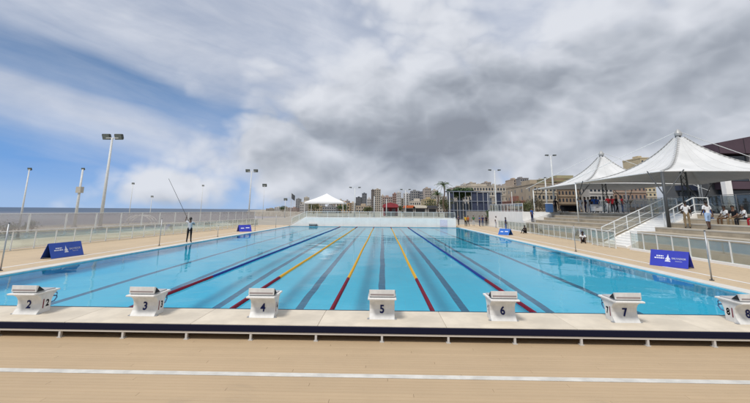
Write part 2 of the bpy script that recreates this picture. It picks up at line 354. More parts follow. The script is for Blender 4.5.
# decks beside and behind the pool, with the pale coping strip on the edge
DZ = .05
for nm, x0, x1, y0, y1, m in (('pool_deck', -22.4, PX0-.55, 2, 64, M_deckside), ('pool_deck', PX1+.55, 17.15, 2, 75, M_deckside)):
    b = MB(); b.box(x0, y0, -.2, x1, y1, DZ); struct(b.build(nm, m))
M_coping = mat('pale_coping', (.62, .60, .55), .6, var=.08, vscale=2)
for x0, x1 in ((PX0-.55, PX0-.02), (PX1+.02, PX1+.55)):
    n = 26; L = (PY1-PY0+.6)/n
    rail = struct(MB().box(x0+.02, PY0-.3, -.3, x1-.02 if x0 > 0 else x1-.29, PY1+.3, -.02).build('pool_coping', M_coping) if x0 < 0 else MB().box(x0+.29, PY0-.3, -.3, x1-.02, PY1+.3, -.02).build('pool_coping', M_coping))
    st = MB().box(x0, 0, -.019, x1, L-.008, DZ+.012).mesh('coping_stone', M_coping, bevel=.01)
    for k in range(n): link('coping_stone', st, rail, (0, PY0-.3+k*L, 0))
    # thin pale drain line set in the deck
    xl = x0-1.15 if x0 < 0 else x1+1.05
    b = MB(); b.box(xl, 6, DZ, xl+.11, 63, DZ+.005); struct(b.build('deck_line', M_white))
# near deck of single boards
ND = -.02
near = struct(MB().box(-22.4, 1.0, -.2, 17.15, 8.9, ND-.047).build('near_deck', mat('deck_joist', (.15, .115, .08), .9)))
pl = {}
BW = .10
for i in range(int((8.86-4.8)/BW)):
    y = 4.8+i*BW; off = (i*2.63) % 6.4; x = -12.8-off
    while x < 14.0:
        L = 6.4
        if 'p' not in pl: pl['p'] = MB().box(0, 0, 0, L-.003, BW-.005, .045).mesh('plank', M_plank, bevel=.003)
        o = link('plank', pl['p'], near, (x, y, ND-.046)); x += L
b = MB(); b.box(-20, 6.60, ND, 16, 6.735, ND+.004); struct(b.build('white_deck_line', mat('white_line_paint', (.62, .60, .55), .75, var=.16, vscale=4, grain=((1.5, 30, 1), .25))))

# ------------------------------------------------------------------ starting platform
SPZ = .262
plat = thing('starting_platform', 'long raised starting platform with beige top and navy padded front edge', 'platform', (0, 8.25, ND))
M_beige = mat('beige_platform', (.66, .585, .47), .65, .3, var=.12, vscale=2.1, bump=.2, bscale=60, grain=((.9, .5, 1), .18))
H = SPZ-ND
pm = MB().box(.003, .03, H-.06, 2.497, 1.22, H).mesh('top_panel', M_beige, bevel=.008)
for k in range(12): link('top_panel', pm, plat, (-16.25+2.5*k, 0, 0))
b = MB(); b.box(-17, -.02, H-.125, 14, .028, H-.012); b.build('navy_band', M_navy, plat, bevel=.012)
b = MB(); b.box(-17, -.005, H-.165, 14, .06, H-.128); b.build('edge_trim', mat('trim_beige', (.60, .56, .50), .6), plat, bevel=.004)
b = MB(); b.box(-17, 1.222, H-.10, 14, 1.25, H+.006); b.build('edge_shade_strip', mat('dark_teal_shade', (.02, .07, .12), .6), plat)  # added dark strip, stands in for overhang shade and gutter at the water
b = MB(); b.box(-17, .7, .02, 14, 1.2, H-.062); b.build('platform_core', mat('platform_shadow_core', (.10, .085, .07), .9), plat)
leg = MB().box(-.02, .0, 0, .02, .06, H-.167); leg.box(-.04, -.01, 0, .04, .1, .012); leg = leg.mesh('support_leg', mat('leg_paint', (.55, .53, .50), .55))
for k in range(-12, 11): link('support_leg', leg, plat, (k*1.262+.02*math.sin(k*7), .0, .0))

# ------------------------------------------------------------------ starting blocks
M_block = mat('block_fibreglass', (.69, .685, .66), .45, .4, var=.13, vscale=4, grain=((9, 9, 1.2), .22))
M_blocktop = mat('block_top_grit', (.74, .73, .70), .75, .2, var=.08, vscale=20, bump=.3, bscale=150)
M_num = mat('navy_numeral', (.015, .025, .16), .5)
# profile across the block, camera side (y, z) then pool side
BACKP = [(.01, 0), (.035, .035), (.085, .09), (.11, .17), (.10, .25), (.055, .31), (-.03, .355), (-.12, .375)]
FRNTP = [(.50, .375), (.47, .345), (.41, .30), (.37, .22), (.36, .12), (.36, 0)]
def backy(z):
    for (y0, z0), (y1, z1) in zip(BACKP, BACKP[1:]):
        if z0 <= z <= z1: return y0+(y1-y0)*(z-z0)/(z1-z0)
    return BACKP[-1][0]
BH = .275
poly = BACKP+FRNTP
body_me = MB().prism(poly, 'x', -BH+.015, BH-.015).mesh('pedestal', M_block, bevel=.006)
top_me = MB().prism([(-.15, .378), (.53, .378), (.535, .395), (.53, .408), (-.15, .408), (-.155, .395)], 'x', -BH-.015, BH+.015).mesh('top_board', M_blocktop, bevel=.004)
foot_me = MB().prism([(-.09, .43), (.14, .43), (-.035, .545), (-.09, .555)], 'x', -BH+.01, BH-.01).mesh('footrest', M_block, bevel=.006)
strip_me = MB().box(-BH+.035, -.0935, .452, BH-.035, -.088, .478).mesh('footrest_slot', mat('slot_grey', (.30, .25, .24), .6))
fend_me = MB().prism([(-.07, .436), (.12, .436), (-.03, .532)], 'x', -.0035, .0035).mesh('footrest_side', M_black)
slide_me = MB().box(-BH+.03, -.06, .4085, BH-.03, .45, .4295).mesh('slide_rail', mat('slide_grey', (.42, .42, .42), .5))
grip = MB()
for gx in (-.2, .2): grip.tube([(gx, .50, .33), (gx, .57, .31), (gx, .58, .22), (gx, .52, .16), (gx, .35, .14)], .013, 8)
grip.tube([(-.2, .575, .25), (.2, .575, .25)], .013, 8)
grip_me = grip.mesh('grip_bar', mat('grip_blue_grey', (.12, .22, .42), .4), smooth=True)
bolt_me = MB().box(-BH-.03, .02, 0, BH+.03, .10, .012).mesh('foot_plate', M_steel, bevel=.003)
def numeral(n, size, curved):
    me = text_mesh(str(n), size, 'numeral', M_num, .006)
    for v in me.vertices:
        x, y, z = v.co
        if curved: zz_ = .165+y; v.co = (x, backy(min(.37, max(0, zz_)))-.004-abs(z), zz_)
        else: v.co = (0-abs(z), x, .17+y)
    return me
decal_me = MB().box(-.0025, -.07, .09, 0, -.045, .26).mesh('red_stripe', M_red)
for n in range(2, 9):
    x = (n-5)*2.5
    t = thing('starting_block', 'white starting block bearing the numeral ' + 'zero one two three four five six seven eight'.split()[n], 'starting block', (x, 8.74, SPZ), 0, 'starting blocks in a row on the platform'); t.scale = (1, 1, 1.08)
    ped = link('pedestal', body_me, t); link('top_board', top_me, t); fr = link('footrest', foot_me, t); link('footrest_slot', strip_me, fr)
    for s in (-1, 1): link('footrest_side', fend_me, fr, (s*(BH-.006), 0, 0))
    link('slide_rail', slide_me, t); link('grip_bar', grip_me, t); link('foot_plate', bolt_me, t)
    link('numeral', numeral(n, .20, True), ped)
    for s in (-1, 1):
        me = numeral(n, .17, False); 
        for v in me.vertices: v.co = (s*(BH-.0152)+s*abs(v.co.x), .265+(v.co.y if s > 0 else -v.co.y), v.co.z)
        link('numeral', me, ped)
        link('red_stripe', decal_me, ped, (s*(BH-.0152)+(.0025 if s > 0 else 0), .215 if s > 0 else .22, 0))
# ------------------------------------------------------------------ lane ropes
def rope(x, main, label):
    y0, y1 = PY0+.15, PY1-.1; t = thing('lane_rope', label, 'lane rope', (x, y0, 0), 0, 'lane ropes floating on the pool')
    L = y1-y0; segs = [(0, 5.6, M_red, 'red_floats'), (5.6, L-5.2, main, 'main_floats'), (L-5.2, L, M_red, 'red_floats')]
    for a, c, m, nm in segs:
        vs = []; fs = []; n = 6; step = .10; k = 0; yy = a
        rings = []
        while yy < c-.01:
            sag = .0
            rings += [(yy, .02), (yy+.012, .062), (yy+.075, .062), (yy+.088, .02)]; yy += step
        for yv, r in rings:
            for q in range(n): an = 2*math.pi*q/n; vs.append((r*math.cos(an)+.012*math.sin(yv*.35+x), yv, .012+r*math.sin(an)))
        for i in range(len(rings)-1):
            for q in range(n): fs.append((i*n+q, i*n+(q+1) % n, (i+1)*n+(q+1) % n, (i+1)*n+q))
        MB().add(vs, fs).build(nm, m, t, smooth=False)
    MB().tube([(0, -.16, .1), (0, 0, .03), (0, L, .03), (0, L+.1, .05)], .006, 6).build('cable', M_steel, t)
rope(-6.25, M_blue, 'blue lane rope with red ends between blocks two and three')
rope(-3.75, M_yellow, 'yellow lane rope with red ends between blocks three and four')
rope(-1.25, M_yellow, 'yellow lane rope with red ends between blocks four and five')
rope(1.25, M_yellow, 'yellow lane rope with red ends between blocks five and six')
rope(3.75, M_blue, 'blue lane rope with red ends between blocks six and seven')
# ------------------------------------------------------------------ railings and fences
def glass(name, tint=(.925, .96, .95), refl=.05, film=.06, filmc=(.72, .78, .75)):
    m = bpy.data.materials.new(name); m.use_nodes = True; t = NT(m.node_tree); m.node_tree.nodes.clear()
    tr = t.n('ShaderNodeBsdfTransparent'); tr.inputs[0].default_value = (*tint, 1)
    gl = t.n('ShaderNodeBsdfGlossy'); gl.inputs['Roughness'].default_value = .04
    df = t.n('ShaderNodeBsdfDiffuse'); df.inputs[0].default_value = (*filmc, 1)
    a = t.n('ShaderNodeMixShader'); a.inputs[0].default_value = film; t.put(a.inputs[1], tr.outputs[0]); t.put(a.inputs[2], df.outputs[0])
    lw = t.n('ShaderNodeLayerWeight'); lw.inputs[0].default_value = .3
    c = t.n('ShaderNodeMixShader'); t.put(c.inputs[0], t.m('ADD', t.m('MULTIPLY', lw.outputs[0], .35), refl)); t.put(c.inputs[1], a.outputs[0]); t.put(c.inputs[2], gl.outputs[0])
    m.node_tree.links.new(c.outputs[0], t.n('ShaderNodeOutputMaterial').inputs[0]); return m
M_glass = glass('railing_glass'); M_meshnet = glass('fence_netting', (.92, .92, .92), .0, .30, (.68, .645, .65))
M_rail = mat('rail_white_steel', (.72, .74, .73), .4, .5, var=.05)
def railing(name, label, cat, pts, h=1.05, step=1.5, mpost=None, mglass=None, pw=.05, group=None, mid=False, gaps=(.08, .06)):
    "posts, top rail, bottom rail and one pane per bay along a polyline"
    mpost = mpost or M_rail; mglass = mglass or M_glass
    p0 = Vector(pts[0]); t = thing(name, label, cat, p0, 0, group)
    post = MB().box(-pw/2, -pw/2, 0, pw/2, pw/2, h); post.box(-pw, -pw, 0, pw, pw, .02); post = post.mesh('post', mpost)
    first = True
    for a, c in zip(pts, pts[1:]):
        a, c = Vector(a)-p0, Vector(c)-p0; L = (c-a).length; n = max(1, round(L/step)); d = (c-a)/n
        for k in range(0 if first else 1, n+1): link('post', post, t, a+d*k)
        first = False
        MB().bar(a+Vector((0, 0, h+.02)), c+Vector((0, 0, h+.02)), .06, .05).build('top_rail', mpost, t)
        MB().bar(a+Vector((0, 0, gaps[0])), c+Vector((0, 0, gaps[0])), .035, .035).build('bottom_rail', mpost, t)
        if mid: MB().bar(a+Vector((0, 0, h*.55)), c+Vector((0, 0, h*.55)), .03).build('middle_rail', mpost, t)
        if mglass != 'none':
            u = d.normalized(); q0 = u*(pw/2+.02); q1 = d-u*(pw/2+.02); s = u.cross(Vector((0, 0, 1))).normalized()*.005
            z0, z1 = Vector((0, 0, gaps[0]+.03)), Vector((0, 0, h-gaps[1]))
            pane = MB(); pane.add([q0-s+z0, q1-s+z0, q1-s+z1, q0-s+z1, q0+s+z0, q1+s+z0, q1+s+z1, q0+s+z1], [(0, 1, 2, 3), (7, 6, 5, 4), (0, 4, 5, 1), (1, 5, 6, 2), (2, 6, 7, 3), (3, 7, 4, 0)])
            pane = pane.mesh('glass_pane', mglass)
            for k in range(n): link('glass_pane' if mglass is not M_meshnet else 'net_panel', pane, t, a+d*k)
    return t
railing('glass_railing', 'long glass railing on white posts between pool deck and sandy verge', 'railing', [(-21.9, 13, DZ), (-18.6, 60.5, DZ)], 1.05, 1.45)
railing('net_fence', 'tall grey net fence on white posts along the sea side', 'fence', [(-30.5, 14, -.1), (-30.5, 96, -.1)], 2.02, 4.1, mglass=M_meshnet, pw=.12, gaps=(.05, .02))
# ------------------------------------------------------------------ lamp posts
M_pole = mat('pole_pale_grey', (.60, .61, .60), .5, var=.08); M_head = mat('floodlight_grey', (.05, .06, .056), .4); M_lens = mat('floodlight_lens', (.16, .19, .18), .15, .6)
def lamp_post(loc, h, label, heads=2, r=.11, rz=0, group='lamp posts around the pool', arm=.8, big=1.0, flat=False):
    t = thing('lamp_post', label, 'lamp post', loc, rz, group)
    MB().tube([(0, 0, 0), (0, 0, h*.5), (0, 0, h)], [r, r*.8, r*.55], 10).build('pole', M_pole, t, smooth=True)
    MB().tube([(0, 0, 0), (0, 0, .25)], [r*1.7, r*1.6], 10).build('base_flange', M_steel, t)
    MB().tube([(-arm, 0, h), (arm, 0, h)], .05*big, 6).build('cross_arm', M_pole, t)
    for k in range(heads):
        x = (k/(heads-1)*2-1)*arm if heads > 1 else 0
        Mx = Matrix.Translation((x, 0, h+.12*big)) @ Matrix.Rotation(R(0 if flat else -62), 4, 'X')
        hd = MB(); hd.prism([(-.30*big, -.05*big), (.30*big, -.05*big), (.34*big, .06*big), (.22*big, .22*big), (-.22*big, .24*big), (-.34*big, .06*big)], 'x', -.42*big, .42*big, M=Mx)
        ho = hd.build('floodlight', M_head, t, bevel=.02)
        MB().box(-.36*big, -.26*big, -.065*big, .36*big, .26*big, -.053*big, Mx).build('lens', M_lens, ho)
    return t
lamp_post((-35.4, 50.4, -.1), 11.55, 'tall pale lamp post with two large dark floodlights beyond net fence', 2, .22, 0, arm=.82, big=1.2)
lamp_post((-30.9, 93, -.1), 11.3, 'lamp post with twin dark floodlights at the end of net fence', 2, .17, 0, arm=.95, big=1.15)
t = lamp_post((-40.2, 52.4, -.1), 7.6, 'stepped pale pole with a junction box halfway up, on the verge', 1, .2, 0, arm=.15, big=.5)
MB().box(-.32, -.3, 4.5, .32, .3, 5.3).build('junction_box', mat('box_tan', (.45, .42, .36), .6), t)
lamp_post((-31.9, 35.2, -.1), 5.9, 'slim pale pole with small head standing beside net fence', 1, .09, 0, arm=.12, big=.4)
for u, v, Y, lab, nh in ((264.5, 186, 104, 'lamp post with one wide lamp head near the shore', 1), (285.5, 200, 130, 'low lamp post with dark head next to the dark flag', 1), (133, 184, 66, 'thin pale pole rising from the sandy verge', 1), (152, 197, 70, 'short thin pale pole on the verge by the sea', 1), (203, 186, 80, 'thin pale lamp pole against the sea left of twin floodlights', 1)):
    p = at_y(u, v, Y); lamp_post((p.x, Y, -.1), p.z+.1, lab, nh, .12 if Y > 120 else .07, 0, arm=.3, big=1.3 if u in (264.5, 285.5) else .5)
FTZ = 1.35                                                                      # far terrace level
for u, v, Y, lab, nh, bg_ in ((355, 188, 66, 'white lamp post with two flat lamp arms beside the white tent', 2, .5), (405.5, 190, 72, 'white lamp post with two flat lamps near the red stall', 2, .5), (374.3, 196, 64, 'slim white pole on the far terrace', 1, .25), (449.3, 192, 66, 'slim pale pole in front of the palm tree', 1, .25), (386.5, 199, 75, 'thin white pole beside the red stall', 1, .2)):
    p = at_y(u, v, Y); lamp_post((p.x, Y, FTZ), p.z-FTZ, lab, nh, .10, 0, arm=.75 if nh == 2 else .1, big=bg_, flat=True)
p = at_y(493.5, 171, 64); lamp_post((p.x+.15, 64, DZ), p.z, 'white lamp post with two flat lamps by the waiting people', 2, .13, 0, arm=.75, big=.55, flat=True)
p = at_y(546, 156, 52); lamp_post((22.0, 52, 2.4), p.z-2.4, 'tall white lamp post at the corner of the tiered seating', 2, .13, 0, arm=.5, big=.5, flat=True)
p = at_y(543.5, 178, 53.5); lamp_post((p.x+.2, 53.5, 2.4), p.z-2.4, 'shorter white post beside the tall lamp post by tiered seating', 1, .12, 0, arm=.1, big=.3, flat=True)
p = at_y(487.5, 192, 90); lamp_post((p.x, 90, -.1), p.z, 'slim grey pole in front of the blue scaffold', 1, .08, 0, arm=.1, big=.3, flat=True)
p = at_y(511.5, 191, 85); lamp_post((p.x, 85, -.1), p.z, 'slim pale pole behind the white terrace', 1, .09, 0, arm=.1, big=.3, flat=True)
# dark flag on a pole
p = at_y(291.5, 193, 130); t = thing('flag_pole', 'pale flag pole with drooping dark flag near the shore', 'flag pole', (p.x, 130, -.1))
MB().tube([(0, 0, 0), (0, 0, p.z+.2)], [.11, .06], 8).build('pole', M_pole, t)
fl = MB(); nx = 6
vs = [(.08+.22*i, .12*math.sin(i*1.4+j*.5), p.z-.25*i*.6-j*.42) for i in range(nx) for j in range(5)]
fl.add(vs, [(i*5+j, i*5+j+1, (i+1)*5+j+1, (i+1)*5+j) for i in range(nx-1) for j in range(4)]); fl.build('flag', M_dark, t, smooth=True)

# ------------------------------------------------------------------ slim posts by the pool
def slim_post(x, y, h, label):
    t = thing('marker_post', label, 'post', (x, y, DZ), 0, 'slim posts beside the pool')
    MB().tube([(0, 0, .0), (0, 0, h)], .026, 8).build('pole', M_steel, t, smooth=True); MB().tube([(0, 0, 0), (0, 0, .03)], .075, 12).build('base_plate', M_dark, t)
    MB().tube([(0, 0, h), (0, 0, h+.03)], .032, 8).build('cap', M_dark, t); return t
slim_post(-14.75, 15.8, 1.78, 'slim grey post on pool edge level with long blue sign board')
slim_post(-14.75, 26.9, 1.72, 'slim grey post on pool edge beside the man with a rod')
slim_post(-14.6, 36.0, .95, 'short grey post on pool edge just past the man')
slim_post(-14.6, 46.5, 1.72, 'slim grey post on pool edge past the small blue sign board')
slim_post(-14.6, 55.5, 1.78, 'slim grey post at the far corner of the pool')
slim_post(12.05, 15.5, 1.75, 'slim grey post in front of the purple-blue sign board')
slim_post(12.05, 25.9, 1.55, 'slim grey post on pool edge opposite the white stairs')

# ------------------------------------------------------------------ folding sign boards
M_sign = mat('sign_blue', (.022, .075, .40), .45, var=.08, vscale=2); M_sign2 = mat('sign_violet_blue', (.034, .048, .42), .45, var=.08, vscale=2); M_print = mat('white_print', (.74, .76, .82), .6); M_signback = mat('sign_back', (.02, .02, .03), .7)
def sign_board(a, c, label, m, h=.70, dep=.56, detail=True):
    "A-frame from ground point a to c, printed face looking to the right of a->c seen from above reversed"
    a, c = Vector(a), Vector(c); L = (c-a).length; rz = math.atan2(c.y-a.y, c.x-a.x)
    t = thing('sign_board', label, 'sign board', (a.x, a.y, DZ), rz, 'folding sign boards on the pool deck')
    sl = math.atan2(dep/2, h); ln = math.hypot(h, dep/2)
    Fm = Matrix.Translation((0, 0, 0)) @ Matrix.Rotation(-(math.pi/2-0)+0, 4, 'X')
    # front panel: leans back from y=-dep/2 at the ground to y=0 at the ridge; local x along the board
    P = Matrix.Rotation(math.pi/2-sl, 4, 'X'); P = Matrix.Translation((0, -dep/2, 0)) @ P
    f = MB().box(0, 0, 0, L, ln, .015, P).build('front_panel', m, t)
    Q = Matrix.Translation((0, dep/2, 0)) @ Matrix.Rotation(math.pi/2+sl, 4, 'X')
    MB().box(0, 0, -.015, L, ln, 0, Q).build('back_panel', m, t)
    for x in (.02, L-.02): MB().bar((x, -dep/2+.03, .05), (x, dep/2-.03, .05), .02).build('spreader_bar', M_dark, t)
    MB().box(.02, 0, -.004, L-.02, ln-.03, -.001, P).build('panel_lining', M_signback, t)
    if not detail:
        for q, (x0, x1, z) in enumerate(((.15, .42, .45), (.55, .86, .5))): MB().box(L*x0, ln*z, .017, L*x1, ln*(z+.12), .019, P).build('print_line', M_print, f)
        return t
    Tm = text_mesh('SALVADOR', .072*L, 'lettering', M_print, .004)
    for v in Tm.vertices: v.co = P @ Vector((L*.755+v.co.x, ln*.53+v.co.y, .017+abs(v.co.z)))
    link('lettering', Tm, f)
    Tm = text_mesh('PREFEITURA', .033*L, 'lettering', M_print, .001)
    for v in Tm.vertices: v.co = P @ Vector((L*.755+v.co.x, ln*.37+v.co.y, .017+abs(v.co.z)))
    link('lettering', Tm, f)
    e = MB()                                                                      # emblem: a small tower with a base
    for poly in ([(-.05, .10), (.05, .10), (.025, .30), (-.025, .30)], [(-.11, .04), (.11, .04), (.09, .09), (-.09, .09)], [(-.018, .31), (.018, .31), (0, .37)], [(-.10, .12), (-.062, .12), (-.04, .22), (-.07, .2)], [(.10, .12), (.062, .12), (.04, .22), (.07, .2)]):
        e.prism([(L*.475+p[0]*1.05, ln*.26+p[1]*1.05) for p in poly], 'z', .0165, .019, M=P)
    e.build('emblem', M_print, f)
    random.seed(3)
    for z, x0, x1 in ((.60, .17, .36), (.47, .12, .38)):
        x = x0
        while x < x1:
            wd = random.uniform(.03, .07); MB().box(L*x, ln*z, .0165, L*min(x+wd, x1), ln*(z+.07), .019, P).build('print_line', M_print, f); x += wd+.013
    return t
sign_board((-16.1, 19.5), (-15.95, 21.4), 'long blue folding sign board on the deck beside the glass railing', M_sign)
sign_board((12.82, 19.9), (13.64, 18.6), 'violet-blue folding sign board with white lettering by the railing', M_sign2)
sign_board((-15.8, 44.4), (-14.75, 45.3), 'small dark blue sign board on the deck beyond the man', M_sign2, detail=False, dep=.8)
sign_board((12.5, 43.6), (13.3, 42.6), 'bright blue folding board at the deck corner below white terrace', mat('sign_bright_blue', (.03, .14, .5), .45), detail=False, h=.62, dep=.8)

# ------------------------------------------------------------------ far terrace
ft = thing('far_terrace', 'low white terrace wall across the far end of the pool', 'wall', (0, 61, 0))
MB().prism([(-13.9, 0), (11.0, 0), (11.0, FTZ), (-11.6, FTZ), (-13.9, .1)], 'y', 0, .35).build('front_wall', M_whitewall, ft, bevel=.01)
MB().prism([(-13.9, 0), (11.0, 0), (11.0, FTZ-.03), (-11.6, FTZ-.03), (-13.9, .07)], 'y', .351, 24).build('terrace_slab', M_ground, ft)
MB().box(-13.95, -.55, -.25, 11.4, -.002, .05).build('pool_end_ledge', mat('dark_ledge', (.10, .13, .15), .5), ft)
for k in range(8): MB().box(-11.5+2.8*k, -.004, .06, -11.49+2.8*k, .001, FTZ-.01).build('panel_joint', mat('joint_grey', (.45, .45, .44), .8), ft)
railing('glass_railing', 'glass railing along the top of the white far terrace', 'railing', [(-13.7, 61.15, .35), (-11.5, 61.15, FTZ), (10.9, 61.15, FTZ)], .86, 1.55)
b = MB(); b.box(-.55, -.02, 0, .55, 0, 1.05); tag(b.build('poster', mat('poster_lilac', (.66, .63, .73), .6, var=.15, vscale=6), None, loc=(9.15, 60.985, .12)), 'pale lilac poster on the white far terrace wall', 'poster')
t = thing('low_bench', 'low grey bench at the foot of the white far terrace', 'bench', (-10.4, 60.75, .05))
MB().box(-.62, -.18, .30, .62, .18, .36).build('seat', M_grey, t)
for s in (-.5, .5): MB().box(s-.03, -.15, 0, s+.03, .15, .30).build('leg', M_dark, t)
# white pyramid tent
M_tent = mat('tent_canvas', (.80, .80, .80), .7, .2)
t = thing('pyramid_tent', 'white pyramid tent standing on the far terrace', 'tent', (-9.75, 70, FTZ-.03)); S = 3.25; ez = 2.45; pz = 3.95
roof = MB(); n = 8
def tz(r): return ez+(pz-ez)*((1-r)*.85+.15*(1-r)**2)
vs = [(0, 0, pz)]; 
ring = [(math.cos(2*math.pi*k/24), math.sin(2*math.pi*k/24)) for k in range(24)]
for i in range(1, n+1):
    r = i/n
    for c_, s_ in ring:
        q = S*r/max(abs(c_), abs(s_)); vs.append((c_*q, s_*q, tz(r)-.06*math.sin(math.pi*r)))
fs = [(0, 1+k, 1+(k+1) % 24) for k in range(24)] + [(1+(i-1)*24+k, 1+i*24+k, 1+i*24+(k+1) % 24, 1+(i-1)*24+(k+1) % 24) for i in range(1, n) for k in range(24)]
base = 1+(n-1)*24; o = len(vs)
vs += [(vs[base+k][0]*1.002, vs[base+k][1]*1.002, ez-.28-.03*math.sin(k*2.1)) for k in range(24)]; fs += [(base+k, o+k, o+(k+1) % 24, base+(k+1) % 24) for k in range(24)]
roof.add(vs, fs); roof.build('tent_roof', M_tent, t)
for sx in (-1, 1):
    for sy in (-1, 1): MB().tube([(sx*(S-.06), sy*(S-.06), 0), (sx*(S-.06), sy*(S-.06), ez)], .045, 8).build('leg', M_white, t)
# red market stall and small kiosks behind the far terrace
t = thing('market_stall', 'red canvas market stall behind the far terrace', 'stall', (1.65, 84, FTZ-.03)); Mr = mat('red_canvas', (.26, .035, .045), .7, var=.15, vscale=2)
MB().prism([(-1.7, 1.75), (1.7, 1.75), (1.5, 2.35), (0, 2.75), (-1.5, 2.35)], 'y', -1.4, 1.4).build('canopy', Mr, t)
MB().box(-1.6, .9, 0, 1.6, 1.3, 1.74).build('back_wall', Mr, t)
for x in (-1.55, 1.55): MB().box(x-.05, -1.3, 0, x+.05, -1.2, 1.75).build('post', M_rail, t)
MB().box(-.9, -1.0, 0, .9, -.6, 1.0).build('counter', M_dark, t)
for x in (-1.1, .3): MB().box(x, .88, .4, x+.8, .899, 1.5).build('panel', mat('grey_panel', (.2, .2, .22), .6), t)
for u, wd, cN, lab, cc in ((409, 2.6, 'orange_canvas', 'orange roofed kiosk behind the far terrace', (.50, .12, .04)), (420, 3.2, 'pale_canvas', 'pale roofed kiosk beside the orange kiosk', (.6, .55, .46)), (432, 2.4, 'dark_canvas', 'dark roofed kiosk near the palm tree', (.06, .06, .07))):
    p = at_y(u, 212, 84.5); t = thing('kiosk', lab, 'kiosk', (p.x, 84.5, FTZ-.03))
    MB().prism([(-wd/2, 1.7), (wd/2, 1.7), (wd*.35, 2.2), (-wd*.35, 2.2)], 'y', -1, 1).build('roof', mat(cN, cc, .7, var=.1), t)
    MB().box(-wd*.42, -.7, 0, wd*.42, .8, 1.69).build('booth', mat('booth_grey', (.3, .28, .26), .7), t); MB().box(-wd*.3, -.72, .8, wd*.3, -.701, 1.5).build('window', M_black, t)
# ------------------------------------------------------------------ tiered seating on the right
M_tier = mat('tier_concrete', (.42, .36, .27), .85, .2, var=.16, vscale=1.3, bump=.3, bscale=25); M_nose = mat('tier_nosing', (.52, .48, .41), .8)
TZ = 2.40                                                                       # street terrace level
RX = [17.75, 18.75, 19.75, 20.75, 21.75]; RZ = [1.20, 1.50, 1.80, 2.10, TZ]
struct(MB().box(22.75, -20, -.14, 140, 110, TZ-.012).build('street_terrace', mat('terrace_paving', (.34, .31, .27), .85, .2, var=.12, vscale=.6)))
def seating(name, label, y0, y1):
    t = thing(name, label, 'tiered seating', (17.2, y0, 0)); L = y1-y0
    MB().box(.30, 0, 0, .548, L, RZ[0]-.01).build('front_wall', M_tier, t)
    for i, (x, z) in enumerate(zip(RX, RZ)):
        st = MB().box(x-17.2, 0, 0, x-17.2+(1.0 if i < 4 else 1.04)-.004, L, z).build('step', M_tier, t)
        MB().box(x-17.2-.012, 0, z-.07, x-17.2+.12, L, z+.008).build('nosing', M_nose, st)
seating('tiered_seating', 'long tan concrete tiers under the canopies beyond the white stairs', 31.6, 50.0)
seating('tiered_seating', 'tan concrete tiers with people, on the near side of the white stairs', 4.0, 28.4)
t = thing('parapet', 'white sloping parapet at the end of the tiers by white terrace', 'parapet', (17.2, 50.02, 0))
MB().prism([(.1, 0), (5.6, 0), (5.6, TZ+.25), (4.6, TZ+.2), (.1, 1.35)], 'y', 0, .3).build('parapet_wall', M_whitewall, t)
# white stairs between the two blocks of seating
st = thing('white_stairs', 'white concrete stairs rising between the two blocks of tiers', 'stairs', (16.75, 28.42, DZ)); N = 15; run = 5.0/N; rise = (TZ-DZ)/N
for k in range(N): MB().box(run*k, .16, 0, 5.0, 3.0, rise*(k+1)) if False else MB().box(run*k, .16, max(0, rise*(k-1)), run*(k+1) if k < N-1 else 6.0, 3.0, rise*(k+1)).build('stair_step', M_whitewall, st)
for y in (0, 3.0): MB().prism([(-.05, 0), (5.0, 0), (6.0, 0), (6.0, TZ+.05), (5.0, TZ+.05), (-.05, .10)], 'y', y, y+.155).build('stringer', M_whitewall, st)
railing('stair_rail', 'short white stair rail at the top of the stairs by the seated people', 'railing', [(19.5, 28.5, 1.40), (21.7, 28.5, TZ+.1), (22.7, 28.5, TZ+.1)], 1.0, .8, group='stair rails', mid=True, mglass='none')
railing('stair_rail', 'long white stair rail beside the empty tiers under canopies', 'railing', [(16.75, 31.5, .32), (21.7, 31.5, TZ+.1), (22.7, 31.5, TZ+.1)], 1.0, 1.0, group='stair rails', mid=True, mglass=glass('clear_glass', (.95, .97, .96), .03, .05, (.8, .8, .8)))
railing('glass_railing', 'glass railing in front of the near tiers, behind the violet-blue board', 'railing', [(16.3, 8, DZ), (16.55, 27.6, DZ)], 1.12, 1.35)
railing('glass_railing', 'glass railing in front of the far tiers up to the white terrace', 'railing', [(16.55, 32.0, DZ), (17.0, 60, DZ)], 1.12, 1.35)
railing('glass_railing', 'short glass railing closing the foot of the white stairs', 'railing', [(15.9, 28.3, DZ), (15.9, 31.4, DZ)], 1.12, .8)
MB_ = MB().box(-.12, 0, 0, .12, 19.5, .12); tag(MB_.build('kerb', M_whitewall, loc=(16.45, 8, DZ)), 'low white kerb under the near glass railing', 'kerb')
MB_ = MB().box(-.12, 0, 0, .12, 27.5, .12); tag(MB_.build('kerb', M_whitewall, loc=(16.9, 32, DZ)), 'low white kerb under the far glass railing', 'kerb')
# white terrace beyond the seating
t = thing('white_terrace', 'white walled terrace beyond the tiers with glass railing above', 'wall', (17.3, 50.4, 0))
MB().box(0, .0, -.1, .3, 16, TZ+.05).build('side_wall', M_whitewall, t); MB().box(.301, 0, -.1, 6, .3, TZ+.05).build('end_wall', M_whitewall, t); MB().box(.301, .301, -.1, 6, 16, TZ).build('terrace_floor', M_ground, t)
MB().box(-.06, 3, -.1, -.002, 15.9, .35).build('plinth', M_whitewall, t)
railing('glass_railing', 'glass railing on top of the white terrace behind the standing man in blue', 'railing', [(17.45, 50.6, TZ+.05), (17.45, 66, TZ+.05)], 1.0, 1.5)
# street fence behind the seating
railing('street_fence', 'grey metal fence on the street side behind the seated people', 'fence', [(31.5, 6, TZ), (31.5, 62, TZ)], 1.7, 1.6, mpost=M_steel, mglass=glass('dim_screen', (.75, .78, .76), .03, .25, (.20, .20, .19)), pw=.07, mid=True)

